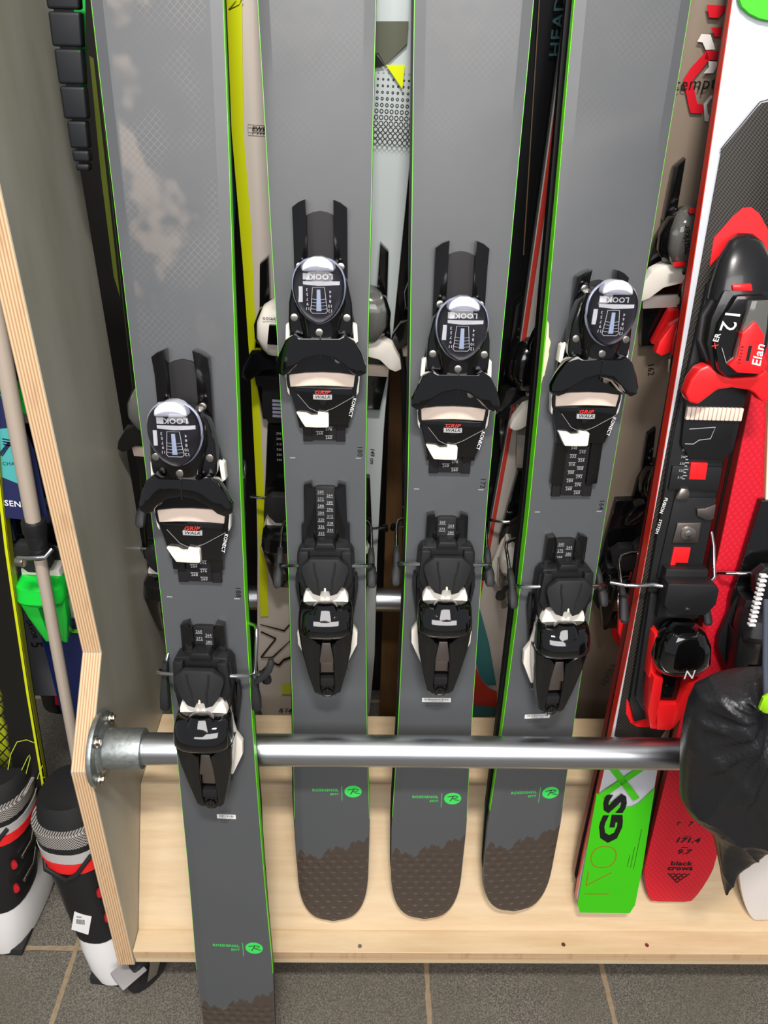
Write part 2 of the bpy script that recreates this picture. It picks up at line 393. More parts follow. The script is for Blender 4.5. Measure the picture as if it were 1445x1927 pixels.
# ------------------------------------------------------------------ skis
SKYW = [(-900, 50), (-572, 56), (-473, 53.3), (-371, 51.3), (-171, 49), (0, 49), (165, 51.5), (233, 53), (353, 55), (469, 57.5), (700, 61), (850, 63), (1100, 63)]
def make_ski(name, label, cat, M, Lt, Lh, width, top, side, base, th=(18, 9), tail=(90, 2.6), tip=(150, 2.0), chamfer=True, group=None, taillift=7, tailflat=.12, sheet_label=None):
    root = thing(name, label, cat, M=M, group=group)
    vs = []
    a = tail[0]
    for i in range(13): vs.append(-Lt+a*(i/12)**2)
    k = 1
    while -Lt+a+k*40 < Lh-tip[0]: vs.append(-Lt+a+k*40); k += 1
    for i in range(14): vs.append(Lh-tip[0]*(1-i/13)**2)
    vs = sorted(set(vs))
    def hw(v):
        h = lerp(width, v); d = v+Lt; e = Lh-v
        if d < tail[0]: h *= max((1-(1-d/tail[0])**tail[1]), 1e-4)**(1/tail[1])*(1-tailflat)+tailflat
        if e < tip[0]: h *= max((1-(1-e/tip[0])**tip[1]), 1e-4)**(1/tip[1])
        return max(h, .8)
    def wt(v):
        f = min(1, abs(v)/600)**2*-6
        d = v+Lt; e = Lh-v
        if d < 100: f += taillift*(1-d/100)**2
        if e < 260: f += 55*(1-e/260)**2
        return f
    def thk(v): f = min(1, (abs(v)/620)**1.4); return th[0]*(1-f)+th[1]*f
    def ch(v): return (1.7 if chamfer else .8)*min(1, max(0, (abs(v)-280)/150)) + .5
    g = G(0, Lt)
    g.rings([[(-hw(v), v, wt(v)-ch(v)-1), (-hw(v), v, wt(v)-ch(v)), (-max(hw(v)-11, .3*hw(v)), v, wt(v)), (max(hw(v)-11, .3*hw(v)), v, wt(v)), (hw(v), v, wt(v)-ch(v)), (hw(v), v, wt(v)-ch(v)-1)] for v in vs])
    ts = g.build('top_sheet', top, root, ang=9)
    g = G(0, Lt)
    g.rings([[(-hw(v)-.6, v, wt(v)-thk(v)+1.6), (-hw(v)-.6, v, wt(v)-ch(v)-.6), (hw(v)+.6, v, wt(v)-ch(v)-.6), (hw(v)+.6, v, wt(v)-thk(v)+1.6)] for v in vs])
    g.build('sidewall', side, root, ang=25)
    g = G(0, Lt)
    g.rings([[(-hw(v)-1.1, v, wt(v)-thk(v)), (-hw(v)-1.1, v, wt(v)-thk(v)+1.7), (hw(v)+1.1, v, wt(v)-thk(v)+1.7), (hw(v)+1.1, v, wt(v)-thk(v))] for v in vs])
    g.build('base', base, root, ang=25)
    root['_Lt'] = Lt
    del root['_Lt']
    return root, ts, wt
def scale_print(g, v, w, rows, uc, first, size=4.2, below=True, vstep=11.4):
    """two columns of boot-sole millimetres with a rule beside each number"""
    for r in range(rows):
        for c in (0, 1):
            num = first(r, c); vv = v-r*vstep*1.0-c*vstep/2; uu = uc+(-5.8 if c == 0 else 5.8)
            if num is None: continue
            g.text(str(num), uu, vv, w, size, bold=.05, h=.08)
            g.box(uu-4.6, uu+4.6, vv+(-3.6 if below else 2.9), vv+(-3.0 if below else 3.5), w-.2, w+.08)
def demo_binding(root, Lt, to, ho, detail=True, forward=False):
    o = (0, Lt, 0)
    # ---- toe track, fixed to the ski
    g = G(*o)
    g.prism([(-14.5, 24), (14.5, 24), (14.5, 273), (8, 276), (0, 277.5), (-8, 276), (-14.5, 273)], 0, 6.5, 1.2)
    g.box(-25, -14, 22, 120, 0, 5, 1); g.box(14, 25, 22, 120, 0, 5, 1)
    tt = g.build('toe_track', DKG, root, label='dark grey mounting track')
    for s in (-1, 1):
        g = G(*o)
        w1 = lambda u, v: 11+max(0, (v-262))*.28-abs(u)*.08
        g.prism([(s*14.5, 40), (s*29, 40), (s*29, 262), (s*29, 281), (s*22, 286), (s*14.5, 289), (s*14.5, 262)], 0, w1, 1.3)
        g.build('track_rail', BLK, tt)
    # ---- toe piece
    t = (0, Lt+to, 0); g = G(*t)
    g.prism([(-34, 176), (-39, 150), (-42, 98), (-41, 90), (-38, 84), (-32, 61), (-29, 45), (29, 45), (35, 63), (39, 86), (41, 98), (39, 150), (34, 176), (25, 205), (-25, 205)], 5, 13, 2)
    g.body([(224, 0, 16, 8, 28), (219, 0, 23, 8, 40), (205, 0, 27.5, 8, 45), (185, 0, 27.5, 8, 45), (172, 0, 24, 8, 42), (160, 0, 21, 8, 41), (149, 0, 19.5, 10, 40), (146, 0, 17, 12, 36)], 3.4, 32)
    g.prism([(-22, 218), (-29, 208), (-34, 185), (-35, 165), (-34, 150), (34, 150), (35, 165), (34, 185), (29, 208), (22, 218)], 10, 30, 4, 3)
    # stepped front of the boot platform
    g.prism([(-30, 84), (-20, 70), (-10, 66), (-4, 60), (0, 58), (6, 64), (14, 68), (22, 72), (33, 80), (34, 89), (-37, 89)], 12, 15.5, 1)
    g.prism([(-10, 86), (10, 86), (3, 70), (0, 66), (-3, 70)], 14, 17.5, .8)
    tp = g.build('toe_piece', BLK, root)
    g = G(*t)
    W = [(-24, 150), (-30, 154), (-40, 146), (-48, 130), (-52, 118), (-52, 111), (-44, 107), (-37, 111), (-29, 120), (-17, 128), (-3, 131), (11, 129), (24, 121), (33, 111), (40, 107), (48, 110), (48, 118), (43, 132), (35, 146), (25, 154), (19, 150)]
    W = [(u+1.5, v) for u, v in W]
    g.prism(W, lambda u, v: 20+abs(u)*.05, lambda u, v: 44-max(0, abs(u)-22)*.32, 2.2)
    g.box(-.6, .8, 128, 150, 40, 44.6)
    g.build('toe_wing', BLKP, tp)
    g = G(*t); g.prism([(-33, 112), (-24, 121), (-3, 131), (22, 121), (32, 111), (38, 108), (33, 113), (22, 123.5), (-3, 133), (-24, 123.5)], 19, 24, .4); g.build('wing_rim', CRM, tp)
    g = G(*t)
    g.prism([(-38, 104), (-20, 106.3), (0, 107), (20, 106.3), (37, 104), (35, 90), (18, 91.2), (0, 91.6), (-18, 91.2), (-37, 90)], 12, 15.4, 1.2, 3)
    g.build('sole_pad', CRM, tp)
    g = G(*t)
    g.prism([(-31, 61), (-19, 60), (-14, 57), (-5, 57.5), (-5, 43), (-21, 43.5), (-25, 50)], 6, 18.5, 1.3); g.prism([(-6, 62), (5, 60.5), (6.5, 59), (6.5, 45), (5, 43.5), (-6, 43.5)], 6, 19.5, 1.5)
    g.build('release_lever', WHT, tp, label='white lever')
    for s in (-1, 1):
        g = G(*t); g.prism([(s*34, 164), (s*39.5, 160), (s*40.5, 142), (s*36, 139)], 5, 17, 1); g.build('side_insert', WHT, tp)
        g = G(*t); g.prism([(s*38, 104), (s*42.5, 104), (s*41, 84), (s*38.5, 79)], 3, 12, .8); g.build('side_insert', WHT, tp)
    for u, v, w in ((-1, 156, 41), (22, 222, 20), (28.5, 170, 30), (-28.5, 170, 30), (-22, 222, 20), (18, 122, 17)):
        g = G(*t); g.cyl((u, v, w-3), (u, v, w+1.2), 4.1, bev=.7, seg=22); g.cyl((u, v, w), (u, v, w+1.6), 2.0, seg=6, r1=1.3); g.build('screw', SCR, tp)
    # clear visual-indicator window: dial plate under a clear shell
    egg = [(-15, 228), (-6, 231), (6, 231), (15, 228), (23, 219), (26, 205), (23, 189), (15, 176), (6, 169.5), (0, 168), (-6, 169.5), (-15, 176), (-23, 189), (-26, 205), (-23, 219)]
    ns = len(egg); sm_ = []
    for i_ in range(ns):
        p0, p1, p2, p3 = egg[i_-1], egg[i_], egg[(i_+1) % ns], egg[(i_+2) % ns]
        for t_ in (0, .25, .5, .75):
            sm_.append(tuple(.5*(2*p1[c]+(p2[c]-p0[c])*t_+(2*p0[c]-5*p1[c]+4*p2[c]-p3[c])*t_*t_+(3*p1[c]-p0[c]-3*p2[c]+p3[c])*t_**3) for c in (0, 1)))
    egg = sm_; eggc = egg
    if detail:
        g = G(*t); g.prism([(u*.97, 200+(v-200)*.97) for u, v in eggc], 40, 50, 1); dial = g.build('dial_plate', mat('dial_black', (30, 27, 34), .25), tp)
        g = G(*t)
        g.text('LOOK', 3, 214.5, 50.1, 5.0, rot=180, bold=.9, sx=1.15)
        g.box(-15, -8.5, 211.5, 217.5, 50, 50.3); g.prism([(-15, 210), (20, 210), (20, 206.5), (0, 205.5), (-15, 207)], 50, 50.3)
        g.box(-19, -15.5, 190, 205, 50, 50.3)
        for k in range(5):
            g.text(str((4, 6, 8, 10, 12)[k]), 11.5-k*.2, 200-k*4.6, 50.1, 3, rot=180, bold=.1); g.text(str((3, 5, 7, 9, 11)[k]), -11.5+k*.2, 202-k*4.6, 50.1, 3, rot=180, bold=.1)
        g.stroke([(-6, 204), (6, 204), (8, 181), (6, 179), (-6, 179), (-8, 181)], .5, 50.3, closed=True)
        for k in range(4): g.stroke([(-7.5, 193-k*3.2), (0, 191.8-k*3.2), (7.5, 193-k*3.2)], .35, 50.3)
        g.build('dial_print', PRT, tp)
        g = G(*t); g.prism([(-1.8, 202), (1.8, 202), (2.4, 181), (-2.4, 181)], 50, 52, .4); g.build('indicator_bar', mat('pale_blue_indicator', (196, 212, 240), .3), tp)
    g = G(*t)
    R = []
    for k, (sc, w) in enumerate(((1.03, 42), (1.05, 47), (1.03, 53), (.95, 57.5), (.8, 60.5), (.5, 62.5), (.12, 63.2))):
        R.append([(u*sc, 200+(v-200)*sc, w) for u, v in egg])
    g.rings(R); g.build('clear_cover', GLASS if detail else BLK, tp, ang=80)
    if detail:
        g = G(*t); g.tube([(u*1.02, 200+(v-200)*1.02, 45+(3 if v > 200 else 0)) for u, v in egg+egg[:1]], 2.1, 8); g.build('cover_edge_glint', mat('lilac_glint_clear', (196, 202, 236), .06, trans=.55, coat=1), tp)  # added ring: its pale lilac stands for reflections along the cover edge
    g = G(*t)
    g.prism([(-17, 220), (17, 220), (16, 227), (10, 233), (4, 235), (-4, 235), (-10, 233), (-16, 227)], 38, 60, 4, 3); g.build('cover_cap', mat('pale_clear_cap', (214, 216, 226), .12, coat=1), tp)
    if detail:
        g = G(*t); g.text('GRIP', -1, 84.3, 17.6, 4.6, shear=.25, bold=.32, sx=1.25); g.build('lettering', PRR, tp)
        g = G(*t); g.prism([(-11, 81.6), (10.5, 81.6), (10.5, 76.5), (6, 76), (-11, 76.5)], 15.3, 17.8, .2); g.build('label_plate', PRG, tp)
        g = G(*t); g.text('WALK', -.3, 79.2, 17.95, 3.6, shear=.25, bold=.2, sx=1.25); g.build('lettering', PRB, tp)
        g = G(*t); g.text('KONECT', 33.5, 66, 13.2, 4.0, rot=-104, bold=.1); g.build('lettering', PRT, tp)
        g = G(*t); g.stroke([(-29, 82), (-16, 66), (-10, 63), (-3, 60), (10, 65), (14, 67), (36, 80)], .35, 16.2); g.build('line_print', PRG, tp)
        g = G(*o)
        for k in range(int((43+to-27.5)/5.2)+1):
            c = 0 if k % 2 else 1; num = 260+8*k; vv = 27.5+k*5.2; uu = 5.6 if c else -5.2
            if vv < 44+to: g.text(str(num), uu, vv, 6.6, 3.7, h=.08); g.box(uu-4.4, uu+4.4, vv+2.4, vv+2.9, 6.3, 6.7)
        g.build('size_scale', PRG, tt)
    # ---- heel track
    g = G(*o); g.prism([(-12, -130), (12, -130), (12, -35), (7, -34), (-7, -34), (-12, -35)], 0, 7, 1)
    ht = g.build('heel_track', BLKM, root)
    for s in (-1, 1):
        g = G(*o); g.prism([(s*12, -150), (s*30, -150), (s*30, -83), (s*26.5, -81), (s*25.5, -30), (s*19, -28), (s*16, -27), (s*15, -34), (s*12, -37)], 0, lambda u, v: 11+max(0, v+36)*.3, 1.3); g.build('track_rail', BLK, ht)
    if detail:
        g = G(*o); seq = [260+8*(k//1) for k in range(0, 28)]
        for k in range(int((-42-(-106+ho))/4.6)):
            uu = -5.6 if k % 2 == 0 else 5.4; vv = -41-k*4.6
            num = 260+ (k//2)*12 + (6 if k % 2 else 0) if False else (260, 264, 272, 280, 288, 296, 304, 312, 320, 328, 336, 344, 352, 360, 368)[min(k, 14)]
            g.text(str(num), uu, vv, 7.1, 3.5, h=.08); g.box(uu-4.2, uu+4.2, vv-2.9, vv-2.4, 6.8, 7.2)
        g.build('size_scale', PRG, ht)
    # ---- brake
    h = (0, Lt+ho, 0); g = G(*h)
    g.prism([(-30, -108), (-12, -107), (-9, -101), (9, -101), (12, -107), (30, -108), (35, -116), (36, -140), (30, -178), (-30, -178), (-36, -140), (-35, -116)], 3, 25, 2.5)
    g.prism([(-10, -100), (10, -100), (14, -109), (-14, -109)], 8, 29, 2)
    for s in (-1, 1): g.prism([(s*20, -110), (s*32, -110), (s*34, -150), (s*26, -164), (s*20, -150)], 20, 33, 2.5)
    br = g.build('brake', BLKM, root)
    g = G(*h)
    pad = [(-17, -114), (17, -114), (28, -125), (29, -131), (23, -150), (15, -161), (6, -164), (5, -157), (-5, -157), (-6, -164), (-15, -161), (-23, -150), (-29, -131), (-28, -125)]
    g.prism(pad, 36, lambda u, v: 46-max(0, abs(u)-13)*.28, 1.6)
    for s in (-1, 1): g.tube([(s*13, -118, 46.3), (s*12, -130, 46.5), (s*9, -142, 46.3), (s*8, -158, 45.8)], 1.1, 8)
    g.build('brake_pedal', RUB, br)
    g = G(*h); g.cyl((0, -150, 43), (0, -157, 46.6), 1.5, seg=10); g.build('pin', CRM, br)
    for s in (-1, 1):
        g = G(*h)
        g.tube([(s*26, -131, 27), (s*34, -132, 25), (s*50, -134.5, 20), (s*55.5, -136, 16), (s*58, -139, 8), (s*58.5, -147, -6), (s*58.5, -160, -20), (s*58, -172, -34)], 2.3, 10)
        arm = g.build('brake_arm', STL, br)
        g = G(*h)
        g.body([(-156, s*58.5, 3.2, -26, -15), (-162, s*58.5, 4.4, -34, -20), (-173, s*58.5, 4.6, -44, -32), (-180, s*59.5, 6.2, -54, -42), (-190, s*59.5, 6.0, -60, -47), (-193, s*59.5, 4.5, -60, -50)], 3, 14); g.build('arm_tip', RUB, arm)
    if forward:     # second pair of arms that stand forward of the ski edge
        g = G(*h); g.tube([(48, -82, -14), (58, -82, -8), (61, -84, -2), (61.5, -92, 2), (60, -120, 7), (58, -143, 10)], 2.3)
        a1 = g.build('brake_arm', STL, br)
        g = G(*h); g.body([(-142, 58, 3.4, 5, 14), (-156, 58, 4.2, 5, 14), (-172, 58.5, 6, 4, 15), (-186, 58.5, 6, 4, 15), (-189, 58.5, 4, 6, 13)], 3, 14); g.build('arm_tip', RUB, a1)
        g = G(*h); g.tube([(-46, -116, -10), (-48, -122, 0), (-50, -134, 8)], 2.3); a1 = g.build('brake_arm', STL, br)
        g = G(*h); g.body([(-126, -49, 3.4, 3, 12), (-150, -51, 4.4, 4, 14), (-174, -53, 6.2, 4, 15), (-190, -54, 6, 4, 15), (-193, -54, 4, 6, 13)], 3, 14); g.build('arm_tip', RUB, a1)
        g = G(*h); g.body([(-143, 63, 4, 14, 22), (-137, 69, 5, 14, 23), (-128, 76, 5, 14, 23), (-118, 80, 4.5, 14, 22), (-112, 80, 3, 15, 20)], 3, 14); g.build('arm_stub', RUB, br)
    # ---- heel piece
    g = G(*h)
    g.prism([(-34, -150), (34, -150), (36, -200), (30, -250), (22, -300), (-22, -300), (-30, -250), (-36, -200)], 0, 8, 2)
    g.body([(-177, 0, 27, 14, 38), (-178.5, 0, 30.5, 14, 46), (-182, 0, 32.5, 14, 53), (-187, 0, 33.5, 14, 58.5), (-193, 0, 34, 14, 62.5), (-200, 0, 34.5, 14, 65.2), (-206, 0, 34.7, 14, 66), (-211, 0, 34.5, 15, 65), (-215, 0, 33, 16, 62), (-219, 0, 30, 18, 57), (-223, 0, 26, 20, 51), (-227, 0, 20, 24, 45)], 2.7, 32)
    g.body([(-173, 0, 9, 42, 49), (-174, 0, 12, 38, 53), (-178, 0, 15, 30, 56), (-185, 0, 19, 26, 59.5), (-192, 0, 22, 26, 62)], 2.3, 24)
    hp = g.build('heel_piece', BLKP, root)
    g = G(*h)
    g.prism([(-28, -172), (-25, -163), (-10, -160), (10, -160), (25, -163), (28, -172), (29, -196), (-29, -196)], 10, 35, 2.5)
    for s in (-1, 1):
        g.prism([(s*22, -168), (s*27, -172), (s*29, -205), (s*32, -221), (s*39.5, -234), (s*39, -252), (s*25, -284), (s*16, -284), (s*16, -240), (s*22, -205)], 6, 15, 2)
    g.build('pivot_arm', WHT, hp, label='white bracket wrapping the heel piece')
    for s in (-1, 1):
        g = G(*h); g.prism([(s*36, -150), (s*39, -152), (s*40, -170), (s*36, -198), (s*33, -203), (s*35, -180)], 2, 10, .8); g.build('side_strip', BLKM, hp)
    g = G(*h)
    for s in (-1, 1):
        L = [(s*34, -214), (s*14, -226), (s*7, -235), (s*9, -262), (s*9, -302), (s*6, -318), (s*12, -318), (s*17, -312), (s*24, -283), (s*31, -246)]
        g.prism(L, lambda u, v: 18+0*u, lambda u, v: 50+(v+226)*.14-abs(abs(u)-16)*.22, 3, 3)
    g.prism([(-9, -300), (9, -300), (9, -317), (5, -322), (-5, -322), (-9, -317)], 18, 35, 3, 3)
    lv = g.build('heel_lever', BLK, hp)
    g = G(*h); g.cyl((0, -311, 30), (0, -312, 38), 6.6, bev=2.5, seg=24); g.cyl((0, -312, 37), (0, -312.2, 39.2), 3, bev=.8, seg=20); g.build('adjusting_knob', BLKP, lv)
    g = G(*h); g.prism([(-5.5, -233), (5.5, -233), (9, -258), (9, -263), (-9, -263), (-9, -258)], 30, 42, 1.4); g.build('metal_tongue', STD, lv)
    g = G(*h); g.prism([(-8.5, -266), (8.5, -266), (8.5, -281), (-8.5, -281)], 24, 36, 1); g.build('spring_window', STD, lv)
    g = G(*h); g.prism([(-9, -290), (9, -290), (9, -302), (-9, -302)], 22, 37, 2); g.build('lever_tab', DKG, lv)

def sign_logo(ts, Lt, wt, vlogo, du=0):
    w = wt(vlogo)
    g = G(0, Lt, w); g.text('ROSSIGNOL', -8.5+du, vlogo+1.5, .1, 4.6, bold=.28, sx=1.08); g.text('SKY7', 4.5+du, vlogo-6, .1, 3.9, bold=.18); g.build('lettering', GRN, ts)
    g = G(0, Lt, w); g.box(15.4+du, 16.1+du, vlogo-18, vlogo+18, -.3, .15); g.build('divider_line', GRN, ts)
    g = G(0, Lt, w); g.disc(32+du, vlogo-1, .2, 12.6, 11); lg = g.build('logo_disc', GRN, ts)
    g = G(0, Lt, w)
    a = du+32; c = vlogo-1
    g.stroke([(a-8, c+3), (a-3, c+4), (a+3, c+5), (a+8, c+3.5), (a+6, c+1), (a, c), (a+3, c-2.2), (a+10, c-3.5)], 1.1, .45, h=.3)
    g.stroke([(a+1, c+4), (a-3, c-4), (a-4, c-5)], 1.3, .45, h=.3)
    g.build('logo_letter', mat('logo_dark', (44, 46, 46), .5), ts)
def barcode(ts, Lt, w, u0, u1, v, dirn=1):
    g = G(0, Lt, w); g.box(u0, u1, v-3.4, v+3.4, -.3, .15); st = g.build('barcode_sticker', STK, ts)
    g = G(0, Lt, w); x = u0+3
    while x < u1-3: wd = random.choice((.3, .5, .8)); g.box(x, x+wd, v-.4, v+2.4, 0, .25); x += wd+random.choice((.5, .8))
    g.text('3 607683 172205', (u0+u1)/2, v-2.1, .2, 1.8, h=.03); g.build('barcode_print', PRB, st)
    g = G(0, Lt, w)
    for k, dv in enumerate((12, 8.5, -7, -10)):
        g.box(u0+2+k, u1-5-2*k, v+dv, v+dv+.7, -.3, .08)
    g.build('small_print', mat('faint_print', (52, 53, 54), .5), ts)
SK = {1: ((-.1963, .82, .028), (-.1823, .5937, -1.2319), (-.1898, .7150, -.5564), -3, 820, 1060, '188', 10, 43, -564, 1.0),
      2: ((-.0576, .8983, .0348), (-.0431, .7131, -1.1418), (-.0519, .8255, -.4278), 0, 771, 1029, '180', 0, 0, -514, .12),
      3: ((.0964, .8968, .0388), (.1020, .7131, -1.1379), (.0988, .8183, -.4641), 0, 728, 992, '172', 1, 42, -487, .12),
      4: ((.2530, .8952, .0428), (.2440, .7131, -1.1343), (.2489, .8128, -.4898), 5, 683, 957, '164', 47.5, 41, -449, .05)}
SG = side_green('lime_sidewall', (112, 232, 30)); SGP = side_green('dark_sidewall_green_tail', (20, 20, 20)); 
def partner_side():
    m = mat('black_sidewall_teal_tail', (18, 18, 18), .4); n = NT(m)
    n.color(n.mix(n.step(n.z, .165, .167), (*lin((40, 140, 92)), 1), (*lin((18, 18, 18)), 1))); return m
SP = partner_side()
LB = {1: ('long grey freeride ski with lime edges standing on the floor in front of the rail', 'grey ski turned away behind the rail, hidden by the leftmost long grey ski'),
      2: ('grey freeride ski marked 180, second from the left, standing behind the rail', 'grey ski facing backwards, strapped behind the second grey ski from the left'),
      3: ('grey freeride ski marked 172 behind the rail, between the 180 and 164 skis', 'grey ski facing backwards, strapped behind the third grey ski from the left'),
      4: ('shortest grey freeride ski marked 164, standing beside the white and red race ski', 'backward facing ski with black edge and green tail, strapped behind the fourth grey ski')}
TOPP = sky_top('grey_top_sheet_plain', 0.2, 0)
for i, (A, B, P, tw, Lt, Lh, num, to, ho, vl, wear) in SK.items():
    v = (Vector(A)-Vector(B)).normalized(); u, v, n = basis(P, v, tw); P = Vector(P)
    org = P-v*(Lt/1000)
    sc = Lt/771
    WD = [(a*(sc if a < 0 else 1), b) for a, b in SKYW]
    root, ts, wt = make_ski('ski', LB[i][0], 'ski', mk(org, u, v, n), Lt, Lh, WD, sky_top('grey_top_sheet_%s' % num, wear, 0), SG, BASE, group='grey freeride skis')
    demo_binding(root, Lt, to, ho, forward=(i == 1))
    if i == 4:
        g = G(0, Lt, wt(200)); g.prism([(-52.5, 232), (-50.5, 228), (-49, 214), (-46, 208), (-47, 198), (-45.5, 190), (-48, 180), (-47.5, 172), (-50.5, 168), (-51.5, 160)], -2.4, -.2); g.build('chipped_edge', mat('chipped_cream', (206, 204, 168), .6), ts)
    g = G(0, Lt); g.text(num, 42, 9, .1, 6.5, rot=-90, bold=.12); g.build('lettering', PRB, ts)
    g = G(0, Lt); g.box(37, 43.5, -.4, .5, -.3, .15); g.box(-42, -35.5, -.4, .5, -.3, .15); g.build('mid_mark', PRG, ts)
    sign_logo(ts, Lt, wt, vl)
    barcode(ts, Lt, wt(-320), *{1: (-5, 20, -324), 2: (8, 28, -300), 3: (-20, 20, -312), 4: (-22, 14, -310)}[i])
    if i == 1:      # its mate stands behind the rail, on the shelf
        A2, B2 = Vector((-.2150, .8983, .0348)), Vector((-.2010, .7131, -1.1418)); v2 = (A2-B2).normalized()
        u2, v2, n2 = basis(A2, v2, 0); org2 = B2+v2*((-1.166-B2.z)/v2.z)-n2*.020
    else:
        q = Matrix.Rotation(math.radians(-.45), 3, u); v2 = q@v; n2 = q@n; u2 = u
        org2 = P-n*.039-v2*(Lt/1000)+v2*.028
    r2, ts2, wt2 = make_ski('ski', LB[i][1], 'ski', mk(org2+(u*-.002), -u2, v2, -n2), Lt, Lh, WD, TOPP, SP, BASE, group='grey freeride skis turned to the back')
    demo_binding(r2, Lt, to, ho, detail=False)

# ------------------------------------------------------------------ helpers for the other skis
class Frame:
    """a ski's frame: pixel positions measured on the photograph are turned into points on the real ski surface"""
    def __init__(s, P, v, Lt, twist=0):
        s.P = Vector(P); s.u, s.v, s.n = basis(P, Vector(v), twist); s.Lt = Lt
        s.M = mk(s.P-s.v*(Lt/1000), s.u, s.v, s.n)
    def q(s, px, py, w=0):
        r = ray(px, py); d = (s.P+s.n*(w/1000)).dot(s.n)/r.dot(s.n); Q = r*d-s.P
        return (Q.dot(s.u)*1000, Q.dot(s.v)*1000)
def plane_pt(px, py, A, B):
    """hit of a pixel's ray with the sloping plane through the (y,z) points A and B"""
    d = Vector((0, B[0]-A[0], B[1]-A[1])); nn = Vector((0, d.z, -d.y)); r = ray(px, py)
    return r*(Vector((0, *A)).dot(nn)/r.dot(nn))
FRONT = ((.7131, -1.1418), (.8983, .0348))
REAR = ((1.080, -1.15), (.940, .04))
SIDE = ((.965, -1.34), (.850, .10))
def frame_px(a, b, plane, tailz, Lt, off=0):
    A, B = plane_pt(*a, *plane), plane_pt(*b, *plane); v = (A-B).normalized()
    u, v, n = basis(A, v); t = B+v*((tailz-B.z)/v.z)-n*off
    f = Frame(t+v*(Lt/1000), v, Lt); return f
def plain(name, rgb, rough=.35, spec=.5): return mat(name, rgb, rough, spec=spec)
def decal(ts, f, name, m, polys, w=.3, px=True):
    g = G(0, f.Lt)
    for p in polys: g.prism([f.q(*c, w) if px else c for c in p], w-.35, w)
    return g.build(name, m, ts, smooth=False)
def toe(root, f, v, u=0, body=BLK, cover=WHT, wing=BLK, pad=CRM, win=None, sc=1, track=True, label=None):
    o = (u, f.Lt+v, 0); k = sc
    g = G(*o); g.prism([(-26*k, -70), (26*k, -70), (34*k, -8), (36*k, 20), (30*k, 70), (20*k, 95), (-20*k, 95), (-30*k, 70), (-36*k, 20), (-34*k, -8)], 0, 12, 2)
    g.body([(106, 0, 12*k, 6, 24), (98, 0, 24*k, 6, 38), (80, 0, 31*k, 6, 46), (62, 0, 31*k, 6, 44), (48, 0, 24*k, 8, 38), (40, 0, 18*k, 10, 34)], 3, 28)
    tp = g.build('toe_piece', body, root)
    g = G(*o); g.body([(112, 0, 8*k, 20, 34), (106, 0, 18*k, 20, 46), (90, 0, 25*k, 30, 54), (70, 0, 26*k, 32, 55), (54, 0, 20*k, 30, 50), (46, 0, 14*k, 28, 46)], 3.2, 28); g.build('toe_cover', cover, tp)
    if win is not None: g = G(*o); g.prism([(-9, 92), (9, 92), (12, 66), (-12, 66)], 50, 56.5, 1.5); g.build('setting_window', win, tp)
    g = G(*o); Wg = [(-22, 48), (-36, 40), (-47, 20), (-50, 6), (-42, 2), (-34, 6), (-20, 20), (0, 26), (20, 20), (34, 6), (42, 2), (50, 6), (47, 20), (36, 40), (22, 48)]
    g.prism([(a*k, b) for a, b in Wg], 20, lambda a, b: 42-abs(a)*.15, 2.2); g.build('toe_wing', wing, tp)
    g = G(*o); g.prism([(-35*k, 0), (35*k, 0), (33*k, -16), (-33*k, -16)], 11, 16, 1.2); g.build('sole_pad', pad, tp)
    g = G(*o); g.cyl((0, 40, 34), (0, 40, 42), 4, bev=.7); g.build('screw', SCR, tp)
    if track:
        for s in (-1, 1): g = G(*o); g.prism([(s*12, 90), (s*26, 90), (s*24, 150), (s*13, 160)], 0, 12, 1.5); g.build('track_rail', BLK, tp)
    return tp
def heel(root, f, v, u=0, body=BLKP, lever=BLK, arm=WHT, pedal=RUB, sc=1, track=70, arms=(-1, 1)):
    o = (u, f.Lt+v, 0); k = sc
    g = G(*o); g.prism([(-24*k, -150), (24*k, -150), (34*k, -60), (30*k, 0), (24*k, track), (-24*k, track), (-30*k, 0), (-34*k, -60)], 0, 12, 2)
    hp = g.build('heel_piece', BLK, root)
    g = G(*o); g.body([(-58, 0, 26*k, 14, 46), (-66, 0, 32*k, 14, 60), (-86, 0, 34*k, 14, 66), (-98, 0, 30*k, 18, 58), (-104, 0, 20*k, 22, 46)], 3.2, 28); g.build('heel_housing', body, hp)
    g = G(*o)
    for s in (-1, 1): g.prism([(s*33*k, -90), (s*8, -104), (s*8, -185), (s*16, -188), (s*28*k, -130)], 16, lambda a, b: 50+(b+100)*.14, 3)
    g.prism([(-9, -150), (9, -150), (9, -190), (-9, -190)], 12, 32, 3); g.build('heel_lever', lever, hp)
    g = G(*o); g.prism([(-6, -106), (6, -106), (9, -140), (-9, -140)], 24, 40, 1); g.build('metal_tongue', STD, hp)
    g = G(*o)
    for s in (-1, 1): g.prism([(s*24*k, -48), (s*30*k, -60), (s*40*k, -112), (s*38*k, -130), (s*22*k, -160), (s*18*k, -110)], 6, 15, 1.5)
    g.prism([(-26*k, -48), (26*k, -48), (28*k, -70), (-28*k, -70)], 10, 34, 2); g.build('pivot_arm', arm, hp)
    g = G(*o); g.prism([(-17, 4), (17, 4), (28, -8), (22, -34), (12, -46), (-12, -46), (-22, -34), (-28, -8)], 30, 44, 2); bp = g.build('brake_pedal', pedal, hp)
    for s in arms:
        g = G(*o); g.tube([(s*20, -14, 24), (s*34, -15, 24), (s*50*k, -18, 18), (s*54*k, -24, 6), (s*54*k, -40, -12), (s*54*k, -54, -26)], 2.3)
        a = g.build('brake_arm', STL, bp)
        g = G(*o); g.body([(-42, s*54*k, 3, -18, -8), (-54, s*54*k, 5, -36, -22), (-76, s*55*k, 6, -54, -42), (-80, s*55*k, 4, -54, -46)], 3, 12); g.build('arm_tip', RUB, a)
    return hp

